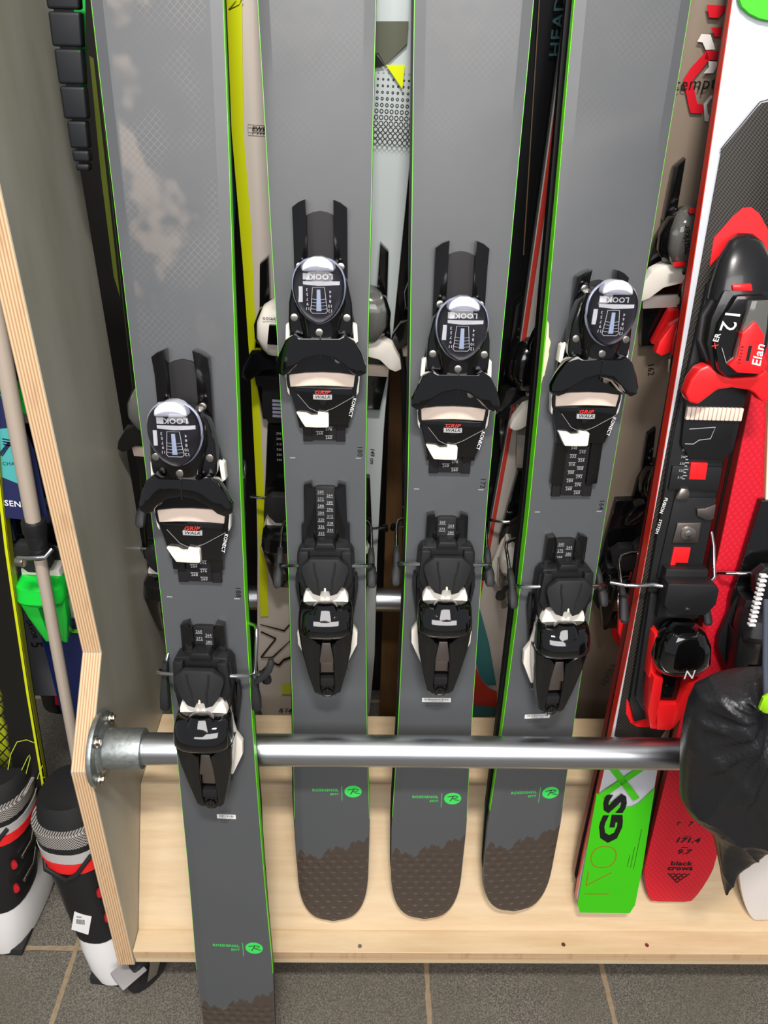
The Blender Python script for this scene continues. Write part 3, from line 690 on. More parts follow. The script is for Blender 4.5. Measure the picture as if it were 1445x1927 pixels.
# ------------------------------------------------------------------ race ski (white, red, green) and its mate
RW = [(-660, 46), (-560, 45), (-380, 38.5), (-150, 34.5), (0, 34), (200, 36), (400, 40), (564, 44), (800, 53), (1000, 57)]
RS = mat('bright_red_sidewall', (228, 48, 30), .3, coat=.3)
f5 = Frame((.3895, .806, -.5117), (.007, .1556, .9878), 660, 0)
r5, ts5, w5 = make_ski('ski', 'white and green race ski lettered 170GSX with a red binding', 'ski', f5.M, 660, 1040, RW, plain('white_race_top', (190, 193, 200), .4), RS, BASE, th=(20, 13), tail=(28, 1.6), chamfer=False, taillift=0, tailflat=.55)
k5 = G(7, 660)
def g5(): return G(7, 660)
CARB = mat('carbon_weave', (44, 42, 40), .45, spec=.25)
n = NT(CARB); cw = n.op('MULTIPLY', n.wave(n.op('ADD', n.x, n.op('MULTIPLY', n.z, .4)), 1500), n.wave(n.z, 1500))
n.color(n.mix(n.step(cw, -.3, .3), (*lin((20, 19, 18)), 1), (*lin((62, 57, 52)), 1)))
g = g5(); g.prism([(-38, 432), (-34, 437), (-6, 476), (2, 478), (42, 478), (46, 470), (38, 300), (27, 200), (27, 50), (27, -200), (29, -306), (23, -321), (-33, -321), (-41, -314), (-41, 0), (-39, 200)], -1.0, .6, .3); cb = g.build('carbon_panel', CARB, ts5)
g = g5(); g.stroke([(-39.5, 432), (-35, 439), (-8, 477), (2, 480), (42, 480)], 1.0, .7); g.build('panel_outline', PRB, ts5)
g = g5(); g.prism([(-24, 600), (20, 582), (40, 575), (44, 900), (-24, 900)], 0, .5); g.o = (7, 660, 0)
g.bm.clear(); g.o = (0, 660, 0); g.prism([f5.q(*c) for c in ((1390, -5), (1396, 12), (1410, 25), (1428, 34), (1446, 38), (1490, 40), (1500, -60), (1392, -60))], -5, .6); g.build('green_blob', mat('vivid_green_print', (62, 228, 20), .35), ts5)
g = g5(); g.prism([(-29, 317), (-30, 346), (-14, 368), (-5, 377), (4, 378), (14, 372), (32, 350), (32, 322), (11, 345), (-4, 346), (-21, 328)], .3, 1.2); g.build('red_arch', mat('vivid_red_print', (240, 34, 40), .35), ts5)
# interface plate
g = g5(); g.prism([(-30, 300), (27, 300), (29, 200), (27, 110), (27, -110), (22, -270), (-20, -285), (-32, -250), (-36, 0), (-38, 131)], 0, 9, 2)
g.prism([(-34, 90), (26, 90), (26, 60), (-34, 60)], 8, 13, 1); g.prism([(-24, 50), (27, 50), (27, -60), (-28, -60)], 8, 12, 1)
pl5 = g.build('binding_plate', BLKM, r5)
VR = mat('vivid_red_plastic', (238, 30, 34), .3, coat=.3)
for p in ([(-13, 95), (7, 95), (8, 74), (-12, 74)], [(-10, 112), (9, 112), (8, 104), (-10, 104)], [(-14, -16), (7, -16), (7, -37), (-8, -37), (-11, -75), (-15, -75)]):
    g = g5(); g.prism(p, 8, 13.8, .6); g.build('red_insert', VR, pl5)
g = g5()
for kk in range(11): g.box(-20, -15 if kk % 2 else -17, 74+kk*4, 75+kk*4, 12, 13.6 if kk < 5 else 12.6)
for kk in range(5): g.text(str(310+kk*10), -23, 76+kk*8.5, 13.3 if kk < 2 else 12.3, 3)
g.build('size_scale', PRG, pl5)
g = g5(); g.prism([(-16, 17), (13, 19), (14, -9), (-18, -10)], 8, 15, 1.5); sp = g.build('clamp_plate', STD, pl5)
g = g5(); g.cyl((-1, 4, 14), (-1, 4, 17.5), 9.5, bev=1.5, seg=28); g.cyl((-1, 4, 17), (-1, 4, 18.2), 5, bev=.6, seg=6); g.build('screw', SCR, sp)
g = g5(); g.prism([(4, 37), (14, 38), (26, 44), (27, 24), (18, 22), (6, 28)], 12, 16, 1); g.build('latch', STD, pl5)
g = g5(); g.body([(63, -16, 5, 11, 17), (57, -16, 8, 11, 19), (50, -17, 8, 11, 18)], 3, 16); g.build('latch_knob', STD, pl5)
g = g5(); g.text('FUSION', -35, 38, 9.3, 4.2, rot=-99, shear=.15, bold=.3); g.build('lettering', PRT, pl5)
g = g5(); g.text('SYSTEM', -36.5, 10, 9.3, 4.0, rot=-97, shear=.15); g.build('lettering', PRT, pl5)
# toe piece
g = g5(); g.body([(352, -1, 8, 4, 14), (344, -1, 18, 4, 24), (325, -1, 28, 4, 36), (300, -1, 32, 4, 42), (285, 0, 34, 6, 44)], 2.6, 30)
g.prism([(-26, 297), (30, 297), (34, 240), (30, 205), (-20, 205), (-34, 240), (-34, 267)], 8, 42, 5)
g.prism([(-36, 200), (36, 200), (33, 112), (24, 100), (-16, 100), (-30, 118)], 8, 16, 2)
tp5 = g.build('toe_piece', mat('race_black', (24, 24, 26), .3, coat=.2), r5)
g = g5(); g.prism([(-16, 292), (16, 294), (20, 282), (26, 262), (27, 232), (20, 208), (-10, 206), (-20, 214), (-28, 240), (-28, 262)], 36, lambda a, b: 56-abs(a)*.2, 4); g.build('toe_housing', BLK, tp5)
g = g5(); g.stroke([(-22, 238), (-14, 222), (-6, 230)], .6, 54); g.build('housing_line', PRG, tp5)
g = g5(); g.prism([(-19, 302), (1, 304), (4, 296), (-18, 296)], 30, 44, 2); g.build('red_button', VR, tp5)
g = g5(); g.prism([(-2, 288), (16, 289), (20, 262), (22, 226), (-8, 226), (-5, 262)], 50, 58, 1.5); g.build('centre_window', SMOKE, tp5)
g = g5(); g.prism([(5, 268), (18, 254), (22, 230), (29, 223), (21, 212), (-3, 213), (-13, 220), (-6, 230), (-6, 255)], 50, 60, 1.6); rp5 = g.build('red_pointer', VR, tp5)
g = g5(); g.text('Elan', 16, 232, 60.3, 10, rot=90, bold=.9, shear=.2); g.build('lettering', PRT, rp5)
g = g5(); g.text('3 4 5 6 7 8', -3, 232, 60.3, 3, rot=90); g.box(3.5, 7, 226, 242, 60, 60.3); g.build('indicator_print', PRB, rp5)
g = g5(); g.text('12', -19, 266, 52.5, 17, rot=-100, shear=-.1); g.build('lettering', PRT, tp5)
g = g5(); g.text('ER', -28, 248, 51, 6, rot=80, bold=.3); g.build('lettering', PRT, tp5)
g = g5(); g.text('x', -29, 240, 50.5, 8, rot=60, bold=.3); g.build('lettering', PRR, tp5)
g = g5(); Wr = [(-45, 183), (-42, 200), (-36, 212), (-26, 217), (-14, 208), (0, 204), (28, 205), (40, 212), (50, 200), (54, 184), (52, 176), (42, 177), (32, 186), (24, 190), (3, 193), (-12, 190), (-22, 180), (-30, 172), (-40, 174)]
g.prism(Wr, 20, lambda a, b: 44-abs(a)*.12, 3, 3); g.build('toe_wing', VR, tp5)
g = g5()
for kk in range(13): g.box(-32+kk*5.05, -27.6+kk*5.05, 149, 164, 14, 20.5, .8)
g.build('ribbed_sole_pad', CRM, tp5)
g = g5(); g.stroke([(-24, 137), (6, 140), (3, 126), (-10, 124), (-16, 119), (-26, 119)], .8, 16.4); g.build('line_print', PRG, tp5)
# heel
g = g5(); g.box(-24, 30, -110, -40, 8, 26, 3); g.prism([(-27, -50), (32, -50), (38, -58), (38, -78), (28, -94), (-16, -94), (-27, -80)], 22, 46, 3)
bk5 = g.build('brake_pedal', BLKM, r5)
g = g5(); g.tube([(-26, -62, 30), (-38, -62, 26), (-50, -68, 18), (-66, -70, 14), (-86, -68, 10)], 2.5); g.build('brake_arm', STL, bk5)
g = g5(); g.tube([(28, -62, 30), (40, -52, 22), (42, -20, 0), (40, -4, -10)], 2.5); g.build('brake_arm', STL, bk5)
g = g5(); g.cyl((3, -86, 44), (3, -86, 47), 3, bev=.6); g.build('screw', SCR, bk5)
g = g5(); g.body([(-112, 10, 14, 20, 50), (-118, 8, 24, 16, 62), (-134, 8, 33, 14, 68), (-158, 10, 36, 12, 66), (-176, 10, 30, 16, 58), (-184, 10, 20, 20, 46)], 2.8, 30)
hp5 = g.build('heel_piece', BLKP, r5)
g = g5(); g.text('N', 14, -166, 66.5, 13, rot=-175, shear=.2); g.build('lettering', PRT, hp5)
g = g5(); g.prism([(-26, -130), (-18, -130), (-14, -190), (-24, -196)], 8, 34, 2.5)
for s in (-1, 1): g.prism([(8+s*30, -186), (8+s*17, -186), (8+s*12, -235), (8+s*10, -268), (8+s*4, -278), (8+s*16, -277), (8+s*26, -245)], 14, lambda a, b: 46+(b+186)*.14, 3)
g.prism([(-6, -234), (22, -234), (20, -277), (0, -277)], 14, 36, 3); g.build('heel_lever', VR, hp5)
g = g5(); g.box(-6, 22, -232, -184, 10, 30, 2); g.cyl((8, -215, 28), (8, -215, 33), 7, bev=1, seg=24); g.build('spring_barrel', BLK, hp5)
g = g5(); g.prism([(-34, -252), (-26, -262), (-13, -270), (0, -273), (13, -273), (20, -268), (20, -285), (14, -294), (0, -299), (-12, -298), (-22, -292), (-31, -276)], .4, 1.3); g.build('red_decal', VR, ts5)
g = g5(); g.prism([(-34, -80), (-24, -80), (-20, -200), (8, -262), (-14, -262), (-28, -240)], 6, 16, 3); g.build('heel_base', BLKM, hp5)
# tail graphics
VG = mat('vivid_green_tail', (62, 196, 14), .35)
g = g5(); g.prism([(-52.2, -418), (-38, -430), (-18, -440), (-5, -444), (4, -443), (12, -437), (31.5, -408), (38, -560), (38.8, -640), (33, -657.5), (-46, -657.5), (-52, -640), (-52.2, -560)], -.6, .45); g.build('green_tail_print', VG, ts5)
g = g5(); g.stroke([(-14, -379), (16, -430)], 9, .6); g.stroke([(16, -366), (-46, -424)], 10, .6); g.stroke([(-40, -350), (0, -404)], 9, .55)
g.bm.clear(); g.stroke([(-40, -366), (8, -428)], 10, .62); g.stroke([(12, -366), (-46, -424)], 10, .62); g.build('letter_x', mat('x_green', (66, 186, 20), .35), ts5)
g = g5(); g.text('GS', -21, -466, .7, 32, rot=90, bold=9, sx=1.72); g.build('lettering', PRB, ts5)
g = g5()
def ring(cx, cy, a, b, wd): g.stroke([(cx+a*math.cos(t*PI/16)*(abs(math.cos(t*PI/16))**-.25 if abs(math.cos(t*PI/16)) > .1 else 1), cy+b*math.sin(t*PI/16)) for t in range(32)], wd, .7, closed=True)
ring(-25, -541, 19, 21, 1.7); g.stroke([(-44, -600), (-8, -572)], 1.7, .7); g.stroke([(-44, -600), (-44, -570)], 1.7, .7); g.stroke([(-44, -617), (-6, -617)], 1.7, .7)
g.build('number_outline', mat('orange_brown_print', (140, 116, 24), .5), ts5)
g = g5()
for kk, (a, b) in enumerate(((-560, -536), (-562, -520), (-565, -485))): g.box(14+kk*5, 14.9+kk*5, a, b, .3, .6)
g.build('small_print', mat('dark_green_print', (34, 96, 12), .5), ts5)
f5b = Frame((.3875+.001, .806, -.5117), (0, .1556, .9878), 640)
v5 = (f5b.v+Vector((.020, 0, 0))).normalized(); u5 = v5.cross(f5b.n)*1.0; u5 = u5 if u5.x > 0 else -u5
m5 = mk(f5b.P-f5b.v*.640-f5b.n*.042+Vector((-.007, 0, .014)), -u5, v5, -f5b.n)
r5b, t5b, w5b = make_ski('ski', 'mate of the green race ski, only its dark red edge showing', 'ski', m5, 640, 1040, RW, plain('white_race_top', (226, 228, 232)), REDD, BASE, th=(20, 13), tail=(28, 1.6), chamfer=False, taillift=0, tailflat=.55)
class FF: pass
fb = FF(); fb.Lt = 640
toe(r5b, fb, 190, cover=REDP, wing=REDP); heel(r5b, fb, -60, arm=REDP, lever=REDP)

# ------------------------------------------------------------------ red ski beside it and its mate
CW = [(-642, 53), (-560, 54.5), (-440, 53), (-150, 49), (0, 48.5), (300, 51), (600, 58), (900, 63)]
def red_scale():
    m = mat('red_scale_top', (206, 26, 44), .35); n = NT(m)
    a = n.wave(n.op('ADD', n.x, n.op('MULTIPLY', n.z, .8)), 760); b = n.wave(n.op('SUBTRACT', n.x, n.op('MULTIPLY', n.z, .8)), 760); c = n.op('MAXIMUM', a, b)
    n.color(n.mix(n.step(c, .2, .9), (*lin((216, 32, 50)), 1), (*lin((200, 26, 44)), 1))); n.bump(c, .14, .0006); return m
RSC = red_scale()
f6 = Frame((.503, .818, -.5265), (.0069, .1553, .9879), 644)
r6, ts6, w6 = make_ski('ski', 'crimson ski with small black lettering, half hidden by the black sack', 'ski', f6.M, 644, 1090, CW, RSC, REDD, BASE, th=(18, 11), tail=(70, 1.35), chamfer=False, taillift=0, tailflat=.6)
def g6(v=-570): return G(11, 644, w6(v)+.15)
g = g6(-513); g.text('171.4', -10, -513, .1, 9.6, shear=.2, bold=2, sx=1.25); g.build('lettering', PRB, ts6)
g = g6(-537); g.text('9.7', -11, -537, .1, 9.6, shear=.2, bold=2, sx=1.25); g.build('lettering', PRB, ts6)
g = g6(); g.text('black', -10, -561.5, .1, 9, bold=2, sx=1.25); g.text('crows', -10, -571.5, .1, 9, bold=2, sx=1.25); g.build('lettering', PRB, ts6)
g = g6()
for row, c in enumerate((4, 3, 2, 1)):
    if c == 4: c = 3
    for kk in range((3, 2, 1, 0)[row]+ (1 if row < 2 else 1)):
        nn_ = (4, 3, 2, 1)[row]; uu = -10+(kk-(nn_-1)/2)*9
        if kk < nn_: g.stroke([(uu-3.6, -583-row*5), (uu, -586.5-row*5), (uu+3.6, -583-row*5)], 2.2, .25)
g.build('chevron_emblem', PRB, ts6)
g = g6(-480)
for a in ((-30, -478, 'r'), (-12, -480, '7'), (4, -478, 'r')): g.text(a[2], a[0], a[1], .1, 9, bold=.8, shear=.2)
g.build('lettering', PRB, ts6)
g = g6(-515)
for dv in (-505, -528): g.box(-16, -6, dv, dv+.8, -.6, .3)
g.build('small_print', PRB, ts6)
toe(r6, f6, 250, u=8, body=BLK, cover=BLK, wing=BLK); hp6 = heel(r6, f6, -25, u=8, body=BLKM, arm=BLKM, lever=BLKM, track=80, pedal=BLKM)
g = G(8, 644)
for kk in range(12): g.box(-33, -25, -92+kk*6.2-(0), -89.6+kk*6.2, 60, 66.5)
g.build('white_ribs', PRT, hp6)
for s in (-1, 1):
    g = G(8, 644); g.cyl((s*9-3, -190, 22), (s*9-3, -178, 22), 6, bev=1.5, seg=18); g.build('roller', CRM, hp6)
m6 = mk(f6.M.translation-f6.n*.036+Vector((-.002, 0, .02)), -f6.u, f6.v, -f6.n)
r6b, t6b, w6b = make_ski('ski', 'mate of the crimson ski, its dark red edge behind it', 'ski', m6, 630, 1080, CW, RSC, REDD, BASE, th=(16, 10), tail=(70, 1.35), chamfer=False, taillift=0, tailflat=.6)
# white ski at the far right
f7 = frame_px((1520, 900), (1462, 1700), FRONT, -1.188, 700)
r7, ts7, w7 = make_ski('ski', 'plain white ski tail at the right edge below the black sack', 'ski', f7.M, 700, 1000, [(-700, 60), (-560, 60), (-300, 52), (0, 49), (500, 56), (900, 62)], plain('off_white_top', (226, 218, 212), .4), mat('cream_sidewall', (206, 180, 140), .4), BASE, th=(18, 12), tail=(140, 1.7), chamfer=False, taillift=0, tailflat=.45)

# ------------------------------------------------------------------ back row of skis, left to right
def std_w(waist, tail, tip, Lt=720): return [(-Lt, tail*.98/2), (-Lt*.7, tail/2), (-Lt*.35, (waist*.7+tail*.3)/2), (0, waist/2), (350, (waist*.6+tip*.4)/2), (750, tip/2), (950, tip/2)]
def rear(label, a, b, w, top, side, Lt=720, Lh=960, plane=REAR, tz=-1.168, off=0, base=BASE, name='ski', group=None, tail=(60, 2.0), th=(16, 10), cat='ski'):
    f = frame_px(a, b, plane, tz, Lt, off); r, ts, wt = make_ski(name, label, cat, f.M, Lt, Lh, std_w(*w, Lt), top, side, base, chamfer=False, tail=tail, th=th, taillift=0, tailflat=.4, group=group)
    return f, r, ts
BT = mat('black_top', (13, 13, 15), .22)
f, r, ts = rear('black ski with an olive stripe in the back row, left of the long grey ski', (262, 0), (338, 1200), (84, 104, 112), BT, mat('olive_sidewall', (70, 78, 22), .4))
decal(ts, f, 'olive_stripe', mat('olive_print', (74, 84, 20), .4), [[(168, 105), (176, 110), (226, 560), (214, 520), (190, 330)]])
v_ = f.q(262, 830)[1]; toe(r, f, v_, u=-12, cover=SMOKE, pad=CRM, wing=BLK); heel(r, f, v_-170, u=-8, arm=WHT)
RTW = mat('warm_white_top', (206, 196, 186), .3); YEL = mat('acid_yellow_print', (214, 222, 20), .35)
f, r, ts = rear('white ski with an acid yellow edge stripe, between the 188 and 180 skis', (524, 0), (541, 1340), (82, 108, 122), RTW, mat('dark_sidewall', (40, 40, 38), .4))
decal(ts, f, 'yellow_stripe', YEL, [[(425+1, 0), (455, 0), (458, 250), (436, 250)], [(436, 250), (458, 250), (472, 420), (457, 500)], [(457, 500), (472, 420), (480, 600), (486, 700), (471, 700)], [(471, 700), (486, 700), (500, 1000), (486, 1000)], [(486, 1000), (500, 1000), (505, 1160), (490, 1160)]])
decal(ts, f, 'outline_letters', PRB, [[(489, 1176), (491, 1175), (536, 1186), (536, 1189)], [(535, 1189), (533, 1187), (548, 1170), (550, 1172)], [(490, 1190), (492, 1188), (520, 1201), (518, 1203)], [(518, 1201), (520, 1203), (492, 1238), (490, 1236)], [(492, 1237), (492, 1239), (512, 1238), (513, 1236)], [(512, 1236), (513, 1239), (545, 1208), (546, 1205)], [(492, 1262), (494, 1264), (512, 1246), (510, 1244)], [(510, 1244), (512, 1248), (524, 1254), (524, 1250)], [(522, 1252), (526, 1254), (536, 1242), (533, 1240)], [(533, 1240), (536, 1244), (550, 1238), (550, 1234)]])
g = G(0, f.Lt); q = f.q(538, 1337); g.text('RTM', q[0], q[1], .3, 11, shear=.4, bold=.5); g.build('lettering', PRB, ts)
g = G(0, f.Lt); q = f.q(482, 243); g.text('PWR', q[0]+3, q[1], .5, 5.2, shear=.25, bold=.6); g.stroke([(q[0]-9, q[1]-4), (q[0]-9, q[1]+4), (q[0]+14, q[1]+4), (q[0]+14, q[1]-4)], .5, .4, closed=True); g.build('lettering', PRB, ts)
decal(ts, f, 'angular_outline', PRB, [[(429, 18), (432, 20), (446, 2), (443, 1)], [(431, 20), (431, 17), (450, 8), (450, 11)], [(449, 11), (451, 9), (458, -4), (455, -5)]])
decal(ts, f, 'yellow_tag', mat('pale_yellow_tag', (196, 204, 60), .5), [[(530, 1288), (556, 1288), (556, 1306), (530, 1306)]])
q = f.q(522, 712, 20); tp = toe(r, f, q[1], u=-2, cover=WHT, wing=BLK, pad=BLKM, win=BLKP, track=True)
g = G(-2, f.Lt+q[1]); g.text('salomon', -4, 99, 54.2, 5.2, rot=180, bold=.3); g.build('lettering', PRB, tp)
g = G(-2, f.Lt+q[1]); g.prism([(-26, -16), (26, -16), (26, -60), (18, -74), (-18, -74), (-26, -60)], 4, 14, 2); g.build('toe_plate', BLKM, tp)
g = G(-2, f.Lt+q[1]); 
for kk, c_ in enumerate((0, 1, 0, 1, 0)): g.box(-12, 16, -40-kk*6, -36-kk*6, 13.6, 14.3)
g.build('size_label', mat('pale_label', (150, 150, 176), .5), tp)
q2 = f.q(515, 745); g = G(0, f.Lt); g.box(q2[0]-15, q2[0]+30, q2[1]-14, q2[1]+12, -.3, .4); st = g.build('rental_sticker', STK, ts)
g = G(0, f.Lt); g.text('17051', q2[0]-2, q2[1]+6, .45, 5, bold=.3); g.text('ANTOINE', q2[0]+5, q2[1]-11, .45, 3.6, shear=.2, bold=.2); 
for kk in range(14): g.box(q2[0]-8+kk*2, q2[0]-7+kk*2+(kk % 3)*.3, q2[1]-6, q2[1]+2, .3, .5)
g.build('sticker_print', PRB, st)
q3 = f.q(512, 905); hh = heel(r, f, q3[1], u=2, body=BLK, arm=WHT, track=105)
g = G(2, f.Lt+q3[1])
for kk in range(12): g.text(str(290+kk*5), -8+(kk % 2)*14, 92-(kk//2)*9, 12.1, 3.6); 
g.build('size_scale', PRG, hh)
f, r, ts = rear('teal ski sliver behind the long grey ski, left of the yellow striped ski', (360, 0), (372, 1340), (80, 100, 110), mat('teal_top', (12, 84, 96), .35), mat('teal_side', (10, 60, 70), .4), off=.03, tz=-1.15)
LG = mat('pale_grey_top', (178, 186, 186), .4); n = NT(LG)
dxx = n.op('SUBTRACT', n.op('FRACT', n.op('DIVIDE', n.op('ADD', n.x, .5), .0056)), .5); dzz = n.op('SUBTRACT', n.op('FRACT', n.op('DIVIDE', n.z, .0062)), .5)
dd = n.op('SQRT', n.op('ADD', n.op('MULTIPLY', dxx, dxx), n.op('MULTIPLY', dzz, dzz)))
f, r, ts = rear('pale grey ski with dark dots and a yellow triangle, between the 180 and 172 skis', (706, 0), (646, 1340), (78, 104, 122), LG, mat('grey_side', (120, 124, 122), .4))
q1 = f.q(740, 150); q0 = f.q(730, 275)
zc = n.op('SUBTRACT', n.z, (f.Lt+q0[1])/1000); zr = n.step(zc, -.012, .004); zt = n.step(zc, (q1[1]-q0[1])/1000+.01, (q1[1]-q0[1])/1000)
rad = n.op('ADD', .12, n.op('MULTIPLY', n.step(zc, (q1[1]-q0[1])/1000, .01), .30))
dots = n.op('MULTIPLY', n.op('MULTIPLY', n.op('LESS_THAN', n.op('ABSOLUTE', n.op('SUBTRACT', dd, rad)), .10), zr), zt)
n.color(n.mix(dots, (*lin((182, 190, 190)), 1), (*lin((60, 60, 58)), 1)))
decal(ts, f, 'olive_block', mat('dark_olive_print', (86, 88, 74), .45), [[(640, 40), (769, 40), (766, 82), (725, 122), (712, 100), (640, 100)]])
decal(ts, f, 'yellow_triangle', YEL, [[(726, 122), (762, 122), (757, 168)]])
decal(ts, f, 'black_sliver', PRB, [[(706, 100), (710, 105), (724, 124), (706, 126)]])
g = G(0, f.Lt); q = f.q(699, 858); g.text('149 cm', q[0]+1, q[1], .3, 6.5, rot=-88, shear=.2, bold=.3); g.build('lettering', PRB, ts)
q = f.q(690, 690, 20); toe(r, f, q[1], u=6, cover=SMOKE, wing=WHT, body=BLK); q = f.q(668, 960); heel(r, f, q[1], u=0, arm=WHT, arms=(1,))
f, r, ts = rear('black ski with a yellow binding in the back row, behind the 172 ski', (826, 0), (806, 1340), (84, 100, 118), BT, BLK, off=.012)
YP = mat('dull_yellow_plastic', (150, 140, 20), .4)
q = f.q(770, 640); toe(r, f, q[1], u=-8, cover=YP, wing=BLK, sc=1.0); q = f.q(765, 960); heel(r, f, q[1], u=-4, arm=BLKM)
g = G(0, f.Lt); q = f.q(765, 295); g.box(q[0]-20, q[0]+10, q[1]-14, q[1]+12, -.3, .4); g.build('white_tape', mat('grey_tape', (150, 142, 132), .5), ts)
g = G(0, f.Lt); g.text('uskipro', q[0]-3, q[1], .5, 7, bold=.4); g.build('lettering', PRB, ts)
f, r, ts = rear('black ski with a thin bronze line and teal lettering, right of the 172 ski', (1068, 0), (958, 1000), (84, 100, 124), BT, mat('bronze_side', (86, 66, 46), .4), off=.014)
g = G(0, f.Lt); q = f.q(1050, 50); g.text('HEAD', q[0], q[1], .3, 12, rot=90, bold=.8, sx=1.25); g.build('lettering', mat('teal_print', (8, 46, 50), .6), ts)
decal(ts, f, 'bronze_line', mat('bronze_print', (88, 70, 50), .4), [[(1014, 0), (1016, 0), (986, 480), (984, 480)]])
toe(r, f, f.q(960, 760)[1], cover=BLK, pad=BLKM)
f, r, ts = rear('white ski with red edge and red and teal tail, between the 172 and 164 skis', (1166, 0), (906, 1340), (84, 104, 120), mat('dull_white_top', (198, 190, 182), .35), mat('grey_side', (120, 124, 122), .4), off=-.006)
REDS = mat('brick_red_print', (196, 62, 50), .35)
def lpx(a, b, t): return (a[0]+(b[0]-a[0])*t, a[1]+(b[1]-a[1])*t)
def edge_pts(f, s, w, inset, v0, v1, k=8):
    tab = w; return [(s*(lerp(tab, v0+(v1-v0)*i/k)-inset), v0+(v1-v0)*i/k) for i in range(k+1)]
wd = std_w(84, 104, 120, 720); L = edge_pts(f, -1, wd, .5, -360, 900, 16); R_ = edge_pts(f, -1, wd, 6.5, -360, 900, 16)
g = G(0, f.Lt)
for i in range(16): g.prism([L[i], L[i+1], R_[i+1], R_[i]], -.3, .35)
g.build('red_edge_stripe', REDS, ts)
TEAL = mat('dusty_teal_print', (58, 122, 124), .45)
decal(ts, f, 'teal_print', TEAL, [[(892, 1120), (904, 1150), (920, 1210), (934, 1290), (918, 1290), (905, 1275), (894, 1240), (880, 1210)], [(880, 1325), (935, 1332), (935, 1347), (880, 1347)]], w=.35)
decal(ts, f, 'red_print', REDS, [[(880, 1255), (896, 1258), (905, 1280), (920, 1296), (935, 1302), (935, 1331), (880, 1326)]], w=.45)
q = f.q(990, 800, 15); tp = toe(r, f, q[1], u=2, cover=WHT, wing=WHT, body=mat('milky_plastic', (196, 190, 180), .3, trans=.3), pad=SMOKE)
g = G(0, f.Lt); qq = f.q(966, 760); g.text('Designed in the Alps', qq[0], qq[1], .5, 3.6, rot=-78); g.build('lettering', PRG, ts)
q = f.q(968, 950); heel(r, f, q[1], u=4, body=WHT, arm=WHT, lever=SMOKE, pedal=BLKM, arms=(-1,))
f, r, ts = rear('taupe ski with red and white hexagon print, between the 164 and race skis', (1362, 0), (1108, 1340), (84, 100, 128), mat('taupe_top', (134, 120, 106), .4), mat('grey_side', (120, 124, 122), .4))
RP = mat('deep_red_print', (204, 24, 40), .4); WP = mat('soft_white_print', (222, 216, 212), .4)
decal(ts, f, 'red_hexagon', RP, [[(1330, 9), (1372, 11), (1352, 34), (1334, 33)], [(1338, 52), (1360, 51), (1369, 40), (1368, 70), (1345, 69)],
    [(1330, 95), (1360, 97), (1357, 113), (1333, 113), (1325, 111)], [(1330, 95), (1334, 113), (1303, 152), (1286, 150), (1300, 128)], [(1286, 150), (1303, 152), (1312, 195), (1300, 213), (1297, 205)], [(1312, 195), (1325, 197), (1322, 214), (1300, 213)]])
decal(ts, f, 'white_hexagon', WP, [[(1312, 78), (1320, 64), (1337, 65), (1346, 93), (1328, 94), (1322, 80)], [(1333, 115), (1349, 116), (1350, 122), (1342, 138), (1324, 138), (1334, 126)], [(1324, 196), (1336, 180), (1348, 178), (1346, 184), (1338, 186), (1330, 198)], [(1330, 198), (1324, 196), (1326, 228), (1334, 229), (1340, 222), (1332, 214)]], w=.4)
g = G(0, f.Lt); q = f.q(1268, 160); g.text('temptation', q[0], q[1], .6, 13, shear=.1, align='LEFT'); q = f.q(1338, 204); g.text('8', q[0]+3, q[1], .6, 14, shear=.1); g.build('lettering', PRB, ts)
g = G(0, f.Lt); q = f.q(1224, 695); g.text('162', q[0], q[1], .4, 9, rot=-80); g.build('lettering', PRB, ts)
q = f.q(1238, 560, 20); tp = toe(r, f, q[1], u=0, body=BLK, cover=SMOKE, wing=WHT, pad=WHT, sc=1.05)
g = G(0, f.Lt+q[1]); g.prism([(2, 108), (14, 108), (20, 80), (14, 60), (2, 66)], 50, 57.5, 1.5); stt = g.build('lilac_label', mat('lilac_label', (190, 186, 206), .4), tp)
g = G(0, f.Lt+q[1]); g.text('marker', -12, 84, 57, 8, rot=100, bold=.2); g.build('lettering', PRB, tp)
g = G(0, f.Lt+q[1]); g.box(-20, -6, 52, 56, 50, 55); g.box(-10, 2, 110, 114, 40, 48); g.build('red_accent', REDP, tp)
q = f.q(1236, 612, 20); g = G(0, f.Lt); g.prism([(q[0]-5, q[1]-24), (q[0]+12, q[1]-26), (q[0]+28, q[1]+20), (q[0]+10, q[1]+22)], 14, 26, 3); g.build('red_brake_lever', REDP, r)
q = f.q(1150, 1000); heel(r, f, q[1], u=0, arm=BLKM, body=BLK, arms=())
f, r, ts = rear('black ski lettered ADORA in the back row, beside the race ski', (1330, 300), (1178, 1340), (80, 96, 116), BT, BLK, off=.004, tz=-1.166)
g = G(0, f.Lt); q = f.q(1150, 1270); g.text('ADORA', q[0]-4, q[1], .3, 13, rot=75); g.build('lettering', mat('dim_grey_print', (96, 92, 90), .5), ts)
q = f.q(1176, 960, 30); tp = toe(r, f, q[1]-30, u=-6, cover=BLKP, pad=BLKM); q = f.q(1160, 1110); heel(r, f, q[1]+30, u=-10, arm=REDP, lever=REDP, arms=(-1,))
g = G(-6, f.Lt+q[1]); g.disc(0, 100, 58, 11, h=2); dl = g.build('logo_disc', mat('pale_blue_print', (186, 206, 226), .5), tp)
g = G(-6, f.Lt+q[1]); g.stroke([(-6, 98), (0, 104), (6, 102), (-2, 99), (7, 94)], 1.3, 58.4); g.build('logo_letter', PRB, dl)
